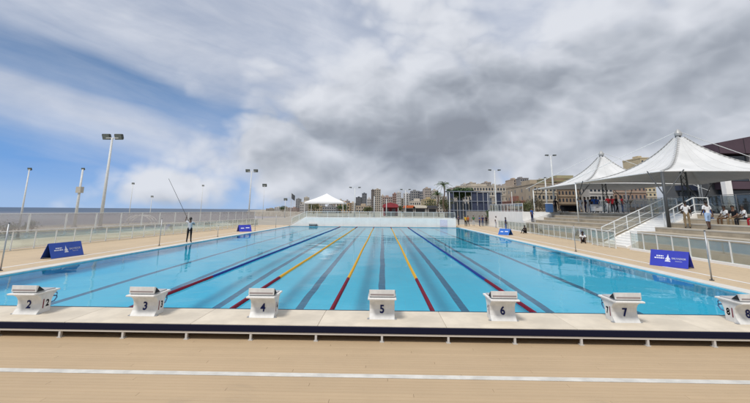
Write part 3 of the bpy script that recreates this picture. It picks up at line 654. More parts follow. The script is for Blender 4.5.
# ------------------------------------------------------------------ tensile canopies
def fabric():
    m = bpy.data.materials.new('canopy_membrane'); m.use_nodes = True; t = NT(m.node_tree); m.node_tree.nodes.clear()
    co = t.n('ShaderNodeTexCoord').outputs['Object']; c = t.mix(t.smooth(t.noise(co, .7, 5, .6), .3, .75), (.64, .645, .635), (.76, .76, .75))
    df = t.n('ShaderNodeBsdfDiffuse'); t.put(df.inputs[0], c); tl = t.n('ShaderNodeBsdfTranslucent'); tl.inputs[0].default_value = (.30, .30, .30, 1)
    mx = t.n('ShaderNodeMixShader'); mx.inputs[0].default_value = .10; t.put(mx.inputs[1], df.outputs[0]); t.put(mx.inputs[2], tl.outputs[0])
    m.node_tree.links.new(mx.outputs[0], t.n('ShaderNodeOutputMaterial').inputs[0]); return m
M_fab = fabric(); M_seam = mat('membrane_seam', (.60, .60, .59), .7); M_truss = mat('mast_steel', (.40, .40, .39), .5, .4, .2)
def canopy(cx, cy_, label, hx=6.1, hy=6.2, ze=5.25, zp=9.15, skip=()):
    t = thing('tensile_canopy', label, 'canopy', (cx, cy_, TZ), 0, 'tensile canopies over the tiers'); ze -= TZ; zp -= TZ
    NR, NA = 14, 64; vs = []; fs = []
    def edge(k):
        a = 2*math.pi*k/NA; c_, s_ = math.cos(a), math.sin(a); q = 1/max(abs(c_), abs(s_)); x, y = c_*q, s_*q
        mid = 1-min(abs(x), abs(y)); mid = mid*(2-mid)                               # 0 at a corner, 1 at an edge's middle
        pull = 1-.085*mid; return x*hx*pull, y*hy*pull, ze+.10*mid
    R0 = .045
    for i in range(NR+1):
        r = R0+(1-R0)*(i/NR)**1.25
        for k in range(NA):
            ex, ey, ezz = edge(k); a = 2*math.pi*k/NA; rb = min(1, r*1.0)
            rx, ry = (1-rb)*math.cos(a)*hx*.35*r+rb*ex*r if False else ex*r, ey*r
            ridge = abs(math.sin(2*a))                                                # corners of the square stand a little proud
            z = ezz+(zp-ezz)*((1-r)**2.9*.86+(1-r)*.14)+.16*ridge*math.sin(math.pi*r)
            vs.append((rx, ry, z))
    for i in range(NR):
        for k in range(NA): fs.append((i*NA+k, i*NA+(k+1) % NA, (i+1)*NA+(k+1) % NA, (i+1)*NA+k))
    mem = MB().add(vs, fs).build('membrane', M_fab, t, smooth=True)
    MB().tube([Vector(vs[NR*NA+k]) for k in range(NA)]+[Vector(vs[NR*NA])], .045, 6).build('edge_cable', M_white, mem, smooth=True)
    for k0 in (8, 24, 40, 56):                                                       # lacing along the ridges
        pts = [Vector(vs[i*NA+k0])+Vector((0, 0, .04)) for i in range(NR+1)]; lc = MB().tube(pts, .035, 6)
        for i in range(NR):
            d = (pts[i+1]-pts[i]).normalized().cross(Vector((0, 0, 1))).normalized()*.16
            for q in (0, .5):
                m0 = pts[i].lerp(pts[i+1], q); m1 = pts[i].lerp(pts[i+1], q+.5); lc.bar(m0+d, m1-d, .03)
        lc.build('ridge_lacing', M_truss, mem)
    for k0 in range(0, NA, 4):
        if k0 % 16 != 8: MB().tube([Vector(vs[i*NA+k0])+Vector((0, 0, .012)) for i in range(NR+1)], .010, 4).build('seam', M_seam, mem)
    cap = MB().tube([(0, 0, zp-.25), (0, 0, zp-.05), (0, 0, zp+.12), (0, 0, zp+.3)], [.26, .28, .20, .08], 14); cap.build('peak_cap', M_truss, t, smooth=False)
    mast = MB(); 
    legs = [(.28*math.cos(q), .28*math.sin(q)) for q in (.5, 2.6, 4.7)]
    for x, y in legs: mast.tube([(x, y, 0), (x*.7, y*.7, zp-.2)], .05, 8)
    nb = 12
    for i in range(nb):
        z0, z1 = (zp-.3)*i/nb, (zp-.3)*(i+1)/nb; f0, f1 = 1-.3*i/nb, 1-.3*(i+1)/nb
        for q in range(3): (xa, ya), (xb, yb) = legs[q], legs[(q+1) % 3]; mast.bar((xa*f0, ya*f0, z0), (xb*f1, yb*f1, z1), .03)
    mast.build('mast', M_dark, t)
    for sx in (-1, 1):
        for sy in (-1, 1):
            if (sx, sy) in skip: continue
            x, y = sx*hx, sy*hy; xo = x+sx*.15; yo = y+sy*.15
            if sx < 0 and TZ: pass
            cb = MB().tube([(x, y, -.9 if sx < 0 else 0), (x, y, ze-.05)], [.12, .10] if (sx, sy) == (-1, -1) else [.07, .06], 10); cb.build('corner_column', M_dark if (sx, sy) == (-1, -1) else M_rail, t, smooth=True)
            for dx_, dy_ in ((-sx*1.5, 0), (0, -sy*1.5)): MB().tube([(x, y, ze-1.7), (x+dx_, y+dy_, ze+.12)], .04, 6).build('strut', M_dark, t)
    for ex, ey, ez_ in ((12.4, .8, 2.6), (-6.4, 7.2, 3.0), (6.3, 6.6, 3.0)): MB().tube([(0, 0, zp+.15), (ex, ey, ez_)], .028, 6).build('stay_cable', M_rail, t)
    return t
canopy(25.2, 33.7, 'large white peaked canopy beside the purple building')
canopy(25.4, 46.2, 'white peaked canopy beside the tall lamp post', hx=5.9, hy=6.0, skip=((-1, -1),))

# ------------------------------------------------------------------ buildings
def wall_mat(name, c, v=.12): return mat(name, c, .8, .2, var=v, vscale=.25)
M_win = mat('window_glass', (.03, .04, .055), .15, .6); M_trim = mat('concrete_trim', (.48, .46, .43), .8, var=.1, vscale=.5)
def building(label, u0, u1, vtop, Y, dep, c, floors, bays, zb=-.16, roofc=None, extra=None, win=(.55, .5), cat='building', name='apartment_building', trims=True, rot=0):
    p0, p1 = at_y(u0, vtop, Y), at_y(u1, vtop, Y); wd = p1.x-p0.x; h = p0.z-zb
    t = thing(name, label, cat, ((p0.x+p1.x)/2, Y, zb), rot)
    m = wall_mat('wall_'+'_'.join(str(int(x*100)) for x in c), c)
    wl = MB().box(-wd/2, 0, 0, wd/2, dep, h).build('walls', m, t)
    rm = m if roofc is None else wall_mat('roof_'+'_'.join(str(int(x*100)) for x in roofc), roofc)
    MB().box(-wd/2-.15, -.15, h, wd/2+.15, dep, h+max(.3, h*.02)).build('roof', rm, t)
    fhh = h/(floors+.35); bw = wd/bays; ww, wh = bw*win[0], fhh*win[1]
    wme = MB().box(-ww/2, -.06, 0, ww/2, -.003, wh).mesh('window', M_win)
    sme = MB().box(-ww/2-.1, -.18, -.12, ww/2+.1, -.003, -.001).mesh('sill', M_trim)
    for i in range(floors):
        for k in range(bays):
            o = link('window', wme, t, (-wd/2+bw*(k+.5), 0, .35*fhh+i*fhh+fhh*.2))
        if trims: MB().box(-wd/2-.05, -.22, i*fhh+.35*fhh-.15, wd/2+.05, -.004, i*fhh+.35*fhh+.1).build('floor_band', M_trim if extra is None else wall_mat('band_'+'_'.join(str(int(x*100)) for x in extra), extra), t)
    nside = max(1, int(dep/bw)) if bw > 0 else 1
    sw = MB().box(0, -ww/2, 0, .06, ww/2, wh).mesh('window', M_win)
    if dep > 5:
        for s in (-1, 1):
            for i in range(min(floors, 8)):
                for k in range(min(4, nside)): link('window', sw, t, (s*(wd/2+.0) - (.057 if s > 0 else .003) + (.06 if s > 0 else -.0), dep/min(4, nside)*(k+.5), .35*fhh+i*fhh+fhh*.2)) if s > 0 else link('window', sw, t, (-wd/2-.057, dep/min(4, nside)*(k+.5), .35*fhh+i*fhh+fhh*.2))
    tk = MB().box(-wd*.2, dep*.3, h, wd*.12, dep*.6, h+min(3, fhh*.8)).build('roof_tank', m, t)
    return t
tan, pink, white_, grey_, dgrey = (.38, .33, .26), (.36, .27, .23), (.55, .53, .50), (.26, .26, .26), (.11, .115, .125)
specs = [  # label, u0, u1, v top, Y, depth, wall colour, floors, bays
 ('low tan house at the tip of the headland', 266, 274, 208.6, 620, 20, tan, 2, 4), ('low white house on the headland next to the tip', 274.5, 280, 207.2, 600, 20, white_, 3, 3), ('tan shoreline block with flat roof on the headland', 280.5, 289, 207.6, 560, 18, (.42, .37, .28), 3, 5),
 ('pinkish shoreline house below the dark flag', 289.5, 297, 208, 520, 18, pink, 2, 4), ('slim grey tower behind the dark flag', 296, 300, 199, 640, 12, grey_, 9, 2), ('tan five storey block left of the white tent', 300.5, 308.5, 202.2, 480, 20, tan, 4, 4),
 ('slender cream tower just left of the white tent', 304, 308, 197.5, 700, 14, (.5, .46, .38), 9, 2), ('low ochre building seen under the white tent', 309, 322, 206, 330, 20, (.42, .33, .2), 2, 6), ('low grey building seen under the tent beside the ochre one', 322.5, 336, 206.8, 320, 20, grey_, 2, 6), ('orange-tan house right of the white tent', 336.5, 350, 203.2, 340, 20, (.44, .31, .18), 3, 5),
 ('short dark grey twin tower beside the taller dark tower', 355.8, 361.5, 197.5, 560, 20, dgrey, 9, 3), ('tall dark grey tower with flat roof', 362, 366.3, 193.6, 560, 20, (.14, .15, .17), 11, 2), ('low tan block in front of the dark towers', 356, 371, 206, 330, 20, (.40, .33, .25), 2, 6),
 ('dark brown flank of the brown and tan tower', 371.2, 374.4, 190.2, 520, 18, (.14, .11, .09), 11, 2), ('tall tan tower with stepped top', 374.5, 380.6, 189.6, 520, 24, (.40, .35, .28), 11, 3), ('pinkish block behind the red stall', 382.5, 392.5, 197, 430, 22, pink, 6, 5), ('reddish brick tower rising behind the pinkish block', 392.8, 397.5, 194, 460, 18, (.32, .19, .15), 8, 3),
 ('cream block between brick tower and white tower', 398, 403.5, 198.5, 400, 18, (.5, .45, .36), 6, 3), ('white tower behind the lamp post with flat lamps', 403.8, 411, 193.6, 470, 20, (.58, .57, .55), 9, 3), ('grey tower with dark glazing', 411.3, 419.5, 191.2, 450, 20, grey_, 9, 4), ('dark slab block with pale roof edge', 419.8, 432.5, 191.8, 440, 24, (.19, .19, .20), 8, 7),
 ('low cream building below the dark slab block', 410, 427, 201.5, 260, 18, (.52, .47, .40), 3, 8), ('yellow ochre gable building near the palm', 424, 436, 199.6, 230, 18, (.46, .37, .22), 4, 5), ('pale far block behind the palm tree', 434, 447, 196.5, 380, 20, (.45, .42, .38), 6, 5),
 ('broad pale apartment block behind blue scaffold with dark window rows', 459, 511, 186.4, 210, 30, (.46, .41, .34), 6, 18), ('tan block with tower room between scaffold and brown building', 505, 533, 196, 170, 26, (.42, .36, .28), 4, 9), ('narrow tan tower with dark crown', 513.5, 520, 179.5, 300, 20, (.43, .34, .26), 12, 3), ('grey tower with dark ribbed top storeys', 520.3, 528.5, 178.5, 290, 20, (.25, .24, .24), 12, 4),
 ('reddish low building behind the white terrace', 517, 537, 201.5, 125, 20, (.26, .13, .10), 2, 7)]
rs = random.Random(21); PAL = [(.50, .47, .43), (.44, .38, .31), (.55, .53, .51), (.40, .34, .29), (.47, .43, .37), (.33, .30, .29), (.52, .45, .36)]
NAMES = ['cream', 'sandy', 'whitish', 'brownish', 'beige', 'greyish', 'buff']
ADJ = [('narrow', 'with flat roof'), ('squat', 'with roof tank'), ('stepped', 'with pale bands'), ('plain', 'with small windows')]
backs = [(300, 304, 204), (311, 317, 201), (318, 323, 203.5), (329, 334, 203), (338, 342, 200.5), (345, 349, 201), (350, 355, 203), (367, 371, 199), (381, 384.5, 196), (397, 401, 192.5), (425, 431, 188.5), (433, 438, 190.5), (449, 455, 189), (456, 462, 187.2), (463, 469, 184.4), (470, 476, 183.2), (478, 484, 184.8), (486, 491, 182.6), (492, 498, 185.2), (499, 504, 186), (505.5, 511, 184.2), (529, 533, 184), (534, 540, 182), (541, 546, 179.4)]
refs = ['left of the white tent', 'above the left side of white tent', 'behind the white tent', 'over the right side of white tent', 'right of the white tent', 'between tent and lamp post', 'behind the lamp post by the tent', 'between dark towers and tan tower', 'between tan tower and pinkish block', 'next to the brick tower', 'behind the dark slab block', 'beside the shorter palm', 'above the wide green tree', 'behind the wide green tree', 'just right of the wide green tree', 'over the middle of the scaffold', 'over the right half of the scaffold', 'left of the dark skyline tree', 'right of the dark skyline tree', 'behind the flat lamp post', 'left of the narrow tan tower', 'right of the grey ribbed tower', 'left of the olive upper storey', 'touching the olive upper storey']
for k, ((u0, u1, v), rf_) in enumerate(zip(backs, refs)):
    q = k % 7; ad = ADJ[k % 4]; specs.append((f'{ad[0]} {NAMES[q]} block on the skyline {rf_}', u0, u1, v, 330+rs.random()*260, 18, PAL[q], max(3, int((212-v)/2.2)), 3))
for sp in specs: building(*sp, group='') if False else building(*sp)
# brown building under the canopy, with deep openings
building('tan concrete block at the left end behind the far canopy', 533, 556, 184.2, 118, 26, (.37, .31, .23), 4, 6, zb=0, win=(.5, .42), extra=(.42, .37, .29))
building('brown brick block with olive roof behind the far canopy', 556.6, 588, 181.6, 121, 26, (.27, .20, .14), 5, 9, zb=0, roofc=(.30, .28, .15), win=(.42, .45), extra=(.36, .29, .21))
building('pale grey concrete block seen between the two canopies', 588.6, 612, 184.8, 116, 26, (.42, .40, .37), 4, 6, zb=0, win=(.6, .4), extra=(.48, .46, .43))
building('reddish brown block seen under the large canopy', 612.6, 645, 183.4, 119, 26, (.30, .21, .16), 4, 8, zb=0, win=(.4, .45), extra=(.38, .32, .26))
building('olive upper block set back behind the brown brick block', 548, 603, 178.6, 150, 22, (.33, .30, .19), 6, 14, zb=0, win=(.4, .3), trims=False)
building('small cream rooftop house peeking above the large canopy', 640, 652, 158.5, 190, 14, (.5, .42, .28), 12, 3, zb=0, win=(.45, .4))
# purple building on the right
t = thing('purple_building', 'purple and dark glass building behind the canopy on the street side', 'building', (62, 58, TZ-.02))
M_pur = wall_mat('purple_cladding', (.088, .060, .075)); M_gw = wall_mat('grey_wall', (.10, .105, .11))
def pz_(u, v, Y): q = at_y(u, v, Y); return q.x-62, q.z-TZ
x0, zt = pz_(718, 144, 58); x1 = x0+46
MB().prism([(x0, 0), (x1, 0), (x1, zt+9), (x0, zt)], 'y', 3, 6.2).build('main_block', M_gw, t)
zb_ = pz_(719, 153, 58)[1]; za_ = pz_(719, 161, 58)[1]
MB().prism([(x0, zb_), (x1, zb_), (x1, zt+9.4), (x0, zt+.2)], 'y', 0, 2.99).build('upper_cladding', M_pur, t)
for k in range(12): MB().box(x0+3.7*k, -.03, zb_+.05, x0+3.7*k+.06, -.004, zt+.1+k*.72).build('panel_joint', M_black, t)
zl0, zl1 = pz_(727, 188.5, 58)[1], pz_(727, 181, 58)[1]
MB().box(x0+1.0, .3, zl0, x1, 2.98, zl1).build('lower_cladding', M_pur, t)
for k in range(10): 
    MB().box(x0+.6+4.4*k, .9, zl1+.1, x0+4.4+4.4*k, 2.99, zb_-.3).build('window_band', M_win, t)
    MB().box(x0+.2+4.4*k, .5, zl1+.1, x0+.56+4.4*k, 2.99, zb_-.1).build('mullion', M_trim, t)
for k in range(6): MB().box(x0+.2+7.5*k, .1, 0, x0+1.1+7.5*k, .9, zl1+.2).build('pillar', M_whitewall, t)
for k in range(6): MB().box(x0+1.4+7.5*k, 2.2, .1, x0+7.4+7.5*k, 2.98, zl0-.1).build('shop_window', M_win, t)
xa, zg = pz_(692, 181, 62); xb = pz_(720, 181, 62)[0]
MB().box(xa-2, 5, 0, x0-.01, 7, zg+3).build('glass_wing', M_gw, t)
MB().box(xa-2, 4.2, zg-1.4, x0-.3, 4.99, zg+1.0).build('dark_fascia', mat('dark_blue_fascia', (.02, .026, .05), .4), t)
for k in range(9): MB().box(xa-1.6+1.7*k, 4.7, .1, xa-.2+1.7*k, 4.99, zg-1.6).build('shop_window', M_win, t)
xq, zq = pz_(697, 147, 62); xr = pz_(719, 147, 62)[0]
MB().box(xa-2.3, 4.6, zg+3.002, x0-.02, 7.2, zg+3.25).build('roof_slab', M_trim, t)
# blue scaffold wrapped in mesh
p0, p1 = at_y(447.5, 191, 125), at_y(501, 191, 125); wd = p1.x-p0.x; h = p0.z
t = thing('scaffold', 'dark blue wrapped scaffold structure behind the far terrace', 'scaffold', (p0.x, 125, -.16)); M_sc = mat('scaffold_blue', (.035, .045, .085), .6, var=.25, vscale=1.5); M_scp = mat('scaffold_tube', (.25, .28, .33), .5)
nb = 9
for k in range(nb+1): MB().tube([(wd*k/nb, 0, 0), (wd*k/nb, 0, h)], .09, 6).build('standard', M_scp, t)
for z in (.33, .66, 1.0): MB().bar((0, 0, h*z), (wd, 0, h*z), .16).build('ledger', M_scp, t)
for k in (0, 4, 5, 6, 8): MB().box(wd*k/nb+.1, .25, .4, wd*(k+1)/nb-.1, .3, h-.2).build('mesh_sheet', M_sc, t)
for k in range(nb): MB().box(wd*k/nb+.1, 4, .2, wd*(k+1)/nb-.1, 4.2, h*(.5+.3*((k*7) % 5)/4)).build('back_panel', wall_mat('scaffold_back', (.10, .12, .15)), t)
MB().box(0, 0, h, wd*.62, 5, h+.25).build('roof_deck', M_sc, t)
# ------------------------------------------------------------------ people
M_skin = [mat('skin_brown', (.17, .085, .05), .55), mat('skin_dark', (.075, .04, .025), .55), mat('skin_tan', (.30, .17, .11), .55)]
M_hair = mat('black_hair', (.012, .01, .009), .5)
def cloth(name, c): return mat('cloth_'+name, c, .85, .1, var=.15, vscale=9)
CL = dict(white=(.72, .72, .72), grey=(.46, .49, .54), black=(.018, .018, .022), khaki=(.24, .18, .11), lightblue=(.38, .52, .74), navy=(.02, .03, .10), blue=(.04, .11, .36), yellow=(.60, .42, .05), red=(.32, .02, .03), green=(.04, .16, .08), jeans=(.06, .09, .18), orange=(.45, .14, .05), brown=(.12, .07, .04))
POSES = {}
def pose(**kw):
    J = dict(pelvis=(0, 0, .93), waist=(0, 0, 1.07), chest=(0, -.01, 1.27), neck=(0, 0, 1.45), chin=(0, -.012, 1.53), crown=(0, -.005, 1.645))
    for s, k in ((-1, 'l'), (1, 'r')):
        J.update({k+'hip': (s*.095, 0, .86), k+'knee': (s*.105, -.012, .48), k+'ankle': (s*.11, .025, .085), k+'toe': (s*.125, -.13, .035), k+'sh': (s*.175, 0, 1.385), k+'elb': (s*.225, .02, 1.11), k+'wri': (s*.245, -.05, .87), k+'hand': (s*.245, -.075, .80)})
    J.update(kw); return J
POSES['stand'] = pose(relb=(.26, .05, 1.12), rwri=(.20, -.12, .98), rhand=(.17, -.17, .95))
POSES['walk'] = pose(lknee=(-.10, -.12, .49), lankle=(-.10, -.10, .085), ltoe=(-.11, -.25, .035), rknee=(.10, .02, .49), rankle=(.11, .18, .11), rtoe=(.12, .05, .035), lwri=(-.25, .09, .88), lhand=(-.25, .08, .81), rwri=(.23, -.16, .92), rhand=(.23, -.21, .86))
POSES['talk'] = pose(relb=(.27, -.02, 1.13), rwri=(.22, -.22, 1.24), rhand=(.20, -.27, 1.29), lelb=(-.25, .05, 1.13), lwri=(-.14, -.15, 1.08), lhand=(-.09, -.18, 1.09))
POSES['rod'] = pose(relb=(.34, -.10, 1.46), rwri=(.33, -.21, 1.66), rhand=(.33, -.235, 1.74), lelb=(-.27, -.14, 1.22), lwri=(.02, -.27, 1.27), lhand=(.09, -.285, 1.31), lankle=(-.14, .03, .085), ltoe=(-.17, -.12, .035), rankle=(.13, .03, .085))
sit = {}
for s, k in ((-1, 'l'), (1, 'r')): sit.update({k+'hip': (s*.10, -.02, .46), k+'knee': (s*.13, -.43, .50), k+'ankle': (s*.13, -.42, .10), k+'toe': (s*.14, -.56, .04), k+'sh': (s*.175, -.04, .97), k+'elb': (s*.23, -.12, .72), k+'wri': (s*.13, -.33, .60), k+'hand': (s*.10, -.38, .60)})
POSES['sit'] = pose(pelvis=(0, 0, .51), waist=(0, .01, .65), chest=(0, -.02, .85), neck=(0, -.045, 1.03), chin=(0, -.075, 1.11), crown=(0, -.07, 1.225), **sit)
gs = {}
for s, k in ((-1, 'l'), (1, 'r')): gs.update({k+'hip': (s*.10, -.03, .13), k+'knee': (s*.14, -.36, .42), k+'ankle': (s*.14, -.52, .075), k+'toe': (s*.15, -.66, .035), k+'sh': (s*.175, -.08, .60), k+'elb': (s*.22, -.24, .40), k+'wri': (s*.13, -.40, .44), k+'hand': (s*.09, -.45, .44)})
POSES['ground'] = pose(pelvis=(0, 0, .15), waist=(0, .0, .29), chest=(0, -.06, .48), neck=(0, -.09, .66), chin=(0, -.12, .74), crown=(0, -.115, .855), **gs)
RAD = dict(pelvis=(.155, .115), waist=(.14, .10), chest=(.165, .115), neck=(.055, .055), chin=(.072, .082), crown=(.082, .095), hip=(.09, .095), knee=(.06, .062), ankle=(.042, .045), toe=(.036, .028), sh=(.062, .062), elb=(.043, .043), wri=(.03, .028), hand=(.038, .022))
BONES = [('pelvis', 'waist', 1), ('waist', 'chest', 1), ('chest', 'neck', 1), ('neck', 'chin', 0), ('chin', 'crown', 0)]
for k in 'lr': BONES += [('pelvis', k+'hip', 2), (k+'hip', k+'knee', 2), (k+'knee', k+'ankle', 2), (k+'ankle', k+'toe', 3), ('chest', k+'sh', 1), (k+'sh', k+'elb', 1), (k+'elb', k+'wri', 0), (k+'wri', k+'hand', 0)]
BODY = {}
def body_mesh(pn, shorts=False, longsleeve=False):
    key = (pn, shorts, longsleeve)
    if key in BODY: return BODY[key]
    J = POSES[pn]; names = list(J); idx = {n: i for i, n in enumerate(names)}
    me = bpy.data.meshes.new('figure'); me.from_pydata([J[n] for n in names], [(idx[a], idx[b_]) for a, b_, _ in BONES], [])
    o = bpy.data.objects.new('figure', me); COL.objects.link(o); o.modifiers.new('s', 'SKIN'); sb = o.modifiers.new('d', 'SUBSURF'); sb.levels = 1; sb.render_levels = 1
    for n, i in idx.items():
        r = RAD.get(n) or RAD[n[1:]]; sv = me.skin_vertices[0].data[i]; sv.radius = r; sv.use_root = n == 'pelvis'
    dg = bpy.context.evaluated_depsgraph_get(); out = bpy.data.meshes.new_from_object(o.evaluated_get(dg)); bpy.data.objects.remove(o)
    vs = [v.co.copy() for v in out.vertices]; fs = [tuple(p.vertices) for p in out.polygons]; mi = []
    for p in out.polygons:
        c = p.center; best = (9, 0)
        for a, b_, k in BONES:
            A, B = Vector(J[a]), Vector(J[b_]); d = B-A; tt = max(0, min(1, (c-A).dot(d)/d.length_squared)); q = (c-A-d*tt).length
            if a == 'chin' or b_ == 'chin': q -= .03
            kk = k
            if shorts and a.endswith('knee'): kk = 0
            if longsleeve and a.endswith('elb'): kk = 1
            if a.endswith('sh') and not longsleeve and tt > .75: kk = 0
            if a == 'chest' and b_ == 'neck' and tt > .85: kk = 0
            if q < best[0]: best = (q, kk)
        mi.append(best[1])
    mb = MB(); mb.v = vs; mb.f = fs; mb.mi = mi
    for k, s in (('l', -1), ('r', 1)):                                   # five bent fingers on each hand
        W_, H_ = Vector(J[k+'wri']), Vector(J[k+'hand']); d = (H_-W_).normalized(); sd = d.cross(Vector((1, 0, 0))); sd = sd.normalized() if sd.length > .1 else Vector((0, 1, 0)); nn = d.cross(sd)
        for q in range(4):
            ln = (.062, .072, .068, .052)[q]; b0 = H_+sd*((q-1.5)*.017)+d*.012; mb.tube([b0, b0+d*ln*.55+nn*.006*s, b0+d*ln*.9+nn*.03*s], [.0085, .008, .006], 5)
        b0 = W_.lerp(H_, .5)-sd*.03; mb.tube([b0, b0-sd*.02+d*.03, b0-sd*.022+d*.055+nn*.01*s], [.010, .009, .007], 5)
    ch, cr = Vector(J['chin']), Vector(J['crown']); mid = ch.lerp(cr, .35)
    mb.add([mid+Vector((-.012, -.088, -.015)), mid+Vector((.012, -.088, -.015)), mid+Vector((0, -.112, -.012)), mid+Vector((0, -.088, .03))], [(0, 1, 2), (1, 3, 2), (3, 0, 2)])
    for s in (-1, 1): mb.tube([mid+Vector((s*.080, .0, -.02)), mid+Vector((s*.088, .008, .012)), mid+Vector((s*.082, .012, .03))], [.012, .016, .008], 6)
    for s in (-1, 1): mb.box(mid.x+s*.032-.012, mid.y-.090, mid.z+.022, mid.x+s*.032+.012, mid.y-.080, mid.z+.032, mi=4)
    mb.box(mid.x-.022, mid.y-.087, mid.z-.052, mid.x+.022, mid.y-.078, mid.z-.044, mi=4)
    hair = MB(); c0 = ch.lerp(cr, .62); vsn = []; nA, nB = 12, 6
    for i in range(nB+1):
        ph = i/nB*R(108)
        for k in range(nA):
            a = 2*math.pi*k/nA; back = .5+.5*math.sin(a); lim = ph*(.62+.38*back); vsn.append(c0+Vector((.096*math.sin(lim)*math.cos(a), .110*math.sin(lim)*math.sin(a)+.006, .115*math.cos(lim))))
    hair.add(vsn, [(i*nA+k, i*nA+(k+1) % nA, (i+1)*nA+(k+1) % nA, (i+1)*nA+k) for i in range(nB) for k in range(nA)])
    BODY[key] = (mb, hair); return BODY[key]
def person(label, loc, rz, pn, shirt, legs, skin=0, shorts=False, longsleeve=False, h=1.0, shoes='black', group=None):
    mb, hair = body_mesh(pn, shorts, longsleeve)
    t = thing('person', label, 'person', loc, rz, group); t.scale = (h, h, h)
    mats = [M_skin[skin], cloth(shirt, CL[shirt]), cloth(legs, CL[legs]), cloth(shoes, CL[shoes]), M_hair]
    bo = mb.build('body', mats, t, smooth=True); hair.build('hair', M_hair, t, smooth=True)
    return t

HM, HR_ = 1.05, R(196)
person('man in grey shirt and black trousers lifting a long rod at the pool edge', (-14.0, 29.4, DZ+.012), HR_, 'rod', 'grey', 'black', 1, h=HM)
hl = Matrix.Translation((-14.0, 29.4, DZ+.012)) @ Matrix.Rotation(HR_, 4, 'Z') @ Matrix.Scale(HM, 4)
ph, pl_ = hl @ Vector((.335, -.265, 1.76)), hl @ Vector((.10, -.31, 1.31)); dr = (ph-pl_).normalized()
rod = thing('long_rod', 'long thin dark rod held up by the man at the pool edge', 'rod', pl_)
MB().tube([-dr*.45, dr*.2, dr*3.6], [.017, .017, .013], 8).build('pole', M_dark, rod, smooth=True)
MB().tube([-dr*.45, -dr*.2], .022, 8).build('grip', M_black, rod)
# people on the near tiers
person('standing person in white shirt and khaki trousers on the near tiers', (19.3, 26.1, 1.508), R(150), 'stand', 'white', 'khaki', 1)
person('standing person in white shirt and light blue shorts on the near tiers', (19.2, 24.3, 1.508), R(170), 'walk', 'white', 'lightblue', 1, shorts=True, h=.99)
seat = [(20.95, 26.7, 'blue', 'jeans', 0, 20, 'seated person in blue shirt and jeans next to the light blue shorts'), (20.95, 25.3, 'white', 'brown', 1, -50, 'seated person in white shirt with brown trousers leaning beside one in black'), (20.95, 24.7, 'black', 'khaki', 0, -30, 'seated person in black top and khaki trousers on the near tiers'), (20.95, 24.0, 'white', 'black', 1, -70, 'seated person in white shirt and black trousers on the near tiers'), (20.95, 23.2, 'black', 'red', 1, -95, 'seated person in black top and dark red trousers on the near tiers')]
for x, y, sh, lg, sk, a, lab in seat: person(lab, (x+.15, y, 1.655), R(a-40), 'sit', sh, lg, sk)
person('person in white shirt and black shorts sitting low by the stair foot', (16.0, 33.0, DZ), R(-25), 'ground', 'white', 'black', 1, shorts=True, h=1.0)
person('crouched person in black sitting in front of the far glass railing', (16.1, 46.2, DZ), R(-60), 'ground', 'black', 'black', 1)
person('standing man in blue shirt and navy trousers by the white parapet', (17.45, 49.2, 1.20), R(30), 'stand', 'blue', 'navy', 0) if False else person('standing man in blue shirt and navy trousers by the white parapet', (18.1, 49.4, 1.208), R(30), 'stand', 'blue', 'navy', 0)
# people under the canopies
under = [(556.0, 49.5, 'stand', 'black', 'black', 'person dressed all in black beside the lamp post under canopies'), (581.5, 46.5, 'walk', 'grey', 'white', 'person in grey shirt and white trousers under the far canopy'), (586.0, 45.5, 'stand', 'navy', 'navy', 'person in navy shirt and trousers under the far canopy'), (589.3, 45.2, 'talk', 'white', 'grey', 'person in white shirt and grey trousers under the far canopy'), (592.4, 44.0, 'stand', 'black', 'jeans', 'person in black shirt and jeans under the far canopy'), (595.0, 43.0, 'talk', 'blue', 'jeans', 'person in bright blue shirt facing the one in black'), (598.0, 44.0, 'walk', 'blue', 'black', 'person in blue shirt and black trousers under the canopies'), (609.0, 41.0, 'talk', 'red', 'white', 'person in red shirt and white trousers between the canopies'), (613.5, 41.5, 'stand', 'red', 'black', 'person in red shirt and black trousers between the canopies'), (617.5, 40.5, 'walk', 'black', 'black', 'person in black walking towards the white stairs'), (623.0, 41.5, 'stand', 'red', 'jeans', 'person in red shirt and jeans near the white stairs')]
for u, Y, pn, sh, lg, lab in under:
    p = at_y(u, 212, Y); person(lab, (p.x, Y, TZ), R((u*53) % 140-70), pn, sh, lg, int(u) % 2)
def bench_sofa(u0, u1, Y, lab, c):
    p0, p1 = at_y(u0, 212, Y), at_y(u1, 212, Y); wd = p1.x-p0.x; t = thing('sofa', lab, 'sofa', (p0.x, Y, TZ)); m = cloth('sofa_'+lab.split()[1], c)
    MB().box(0, 0, .15, wd, .8, .45).build('seat', m, t, bevel=.04); MB().box(0, .62, .451, wd, .82, .85).build('backrest', m, t, bevel=.04)
    for x in (0, wd-.18): MB().box(x, 0, .451, x+.18, .615, .62).build('armrest', m, t, bevel=.03)
    for x in (.1, wd-.16):
        for y in (.06, .68): MB().box(x, y, 0, x+.06, y+.06, .149).build('leg', M_dark, t)
bench_sofa(564, 580, 47.5, 'long black sofa under the far canopy', (.015, .015, .018))
bench_sofa(595, 603, 41.5, 'short white sofa under the far canopy', (.6, .6, .6))
def drum(u, Y, lab, c, h=1.0, r=.35):
    p = at_y(u, 212, Y); t = thing('cooler_box', lab, 'cooler', (p.x, Y, TZ)); m = mat('cool_'+lab.split()[0], c, .5)
    MB().box(-r, -r*.8, 0, r, r*.8, h).build('body', m, t, bevel=.03); MB().box(-r-.02, -r*.8-.02, h+.001, r+.02, r*.8+.02, h+.08).build('lid', M_white, t, bevel=.02)
drum(549.5, 49.0, 'blue cooler box beside the post under canopies', (.05, .12, .28)); drum(553, 50, 'grey cooler box between the posts under canopies', (.2, .22, .25), .9)
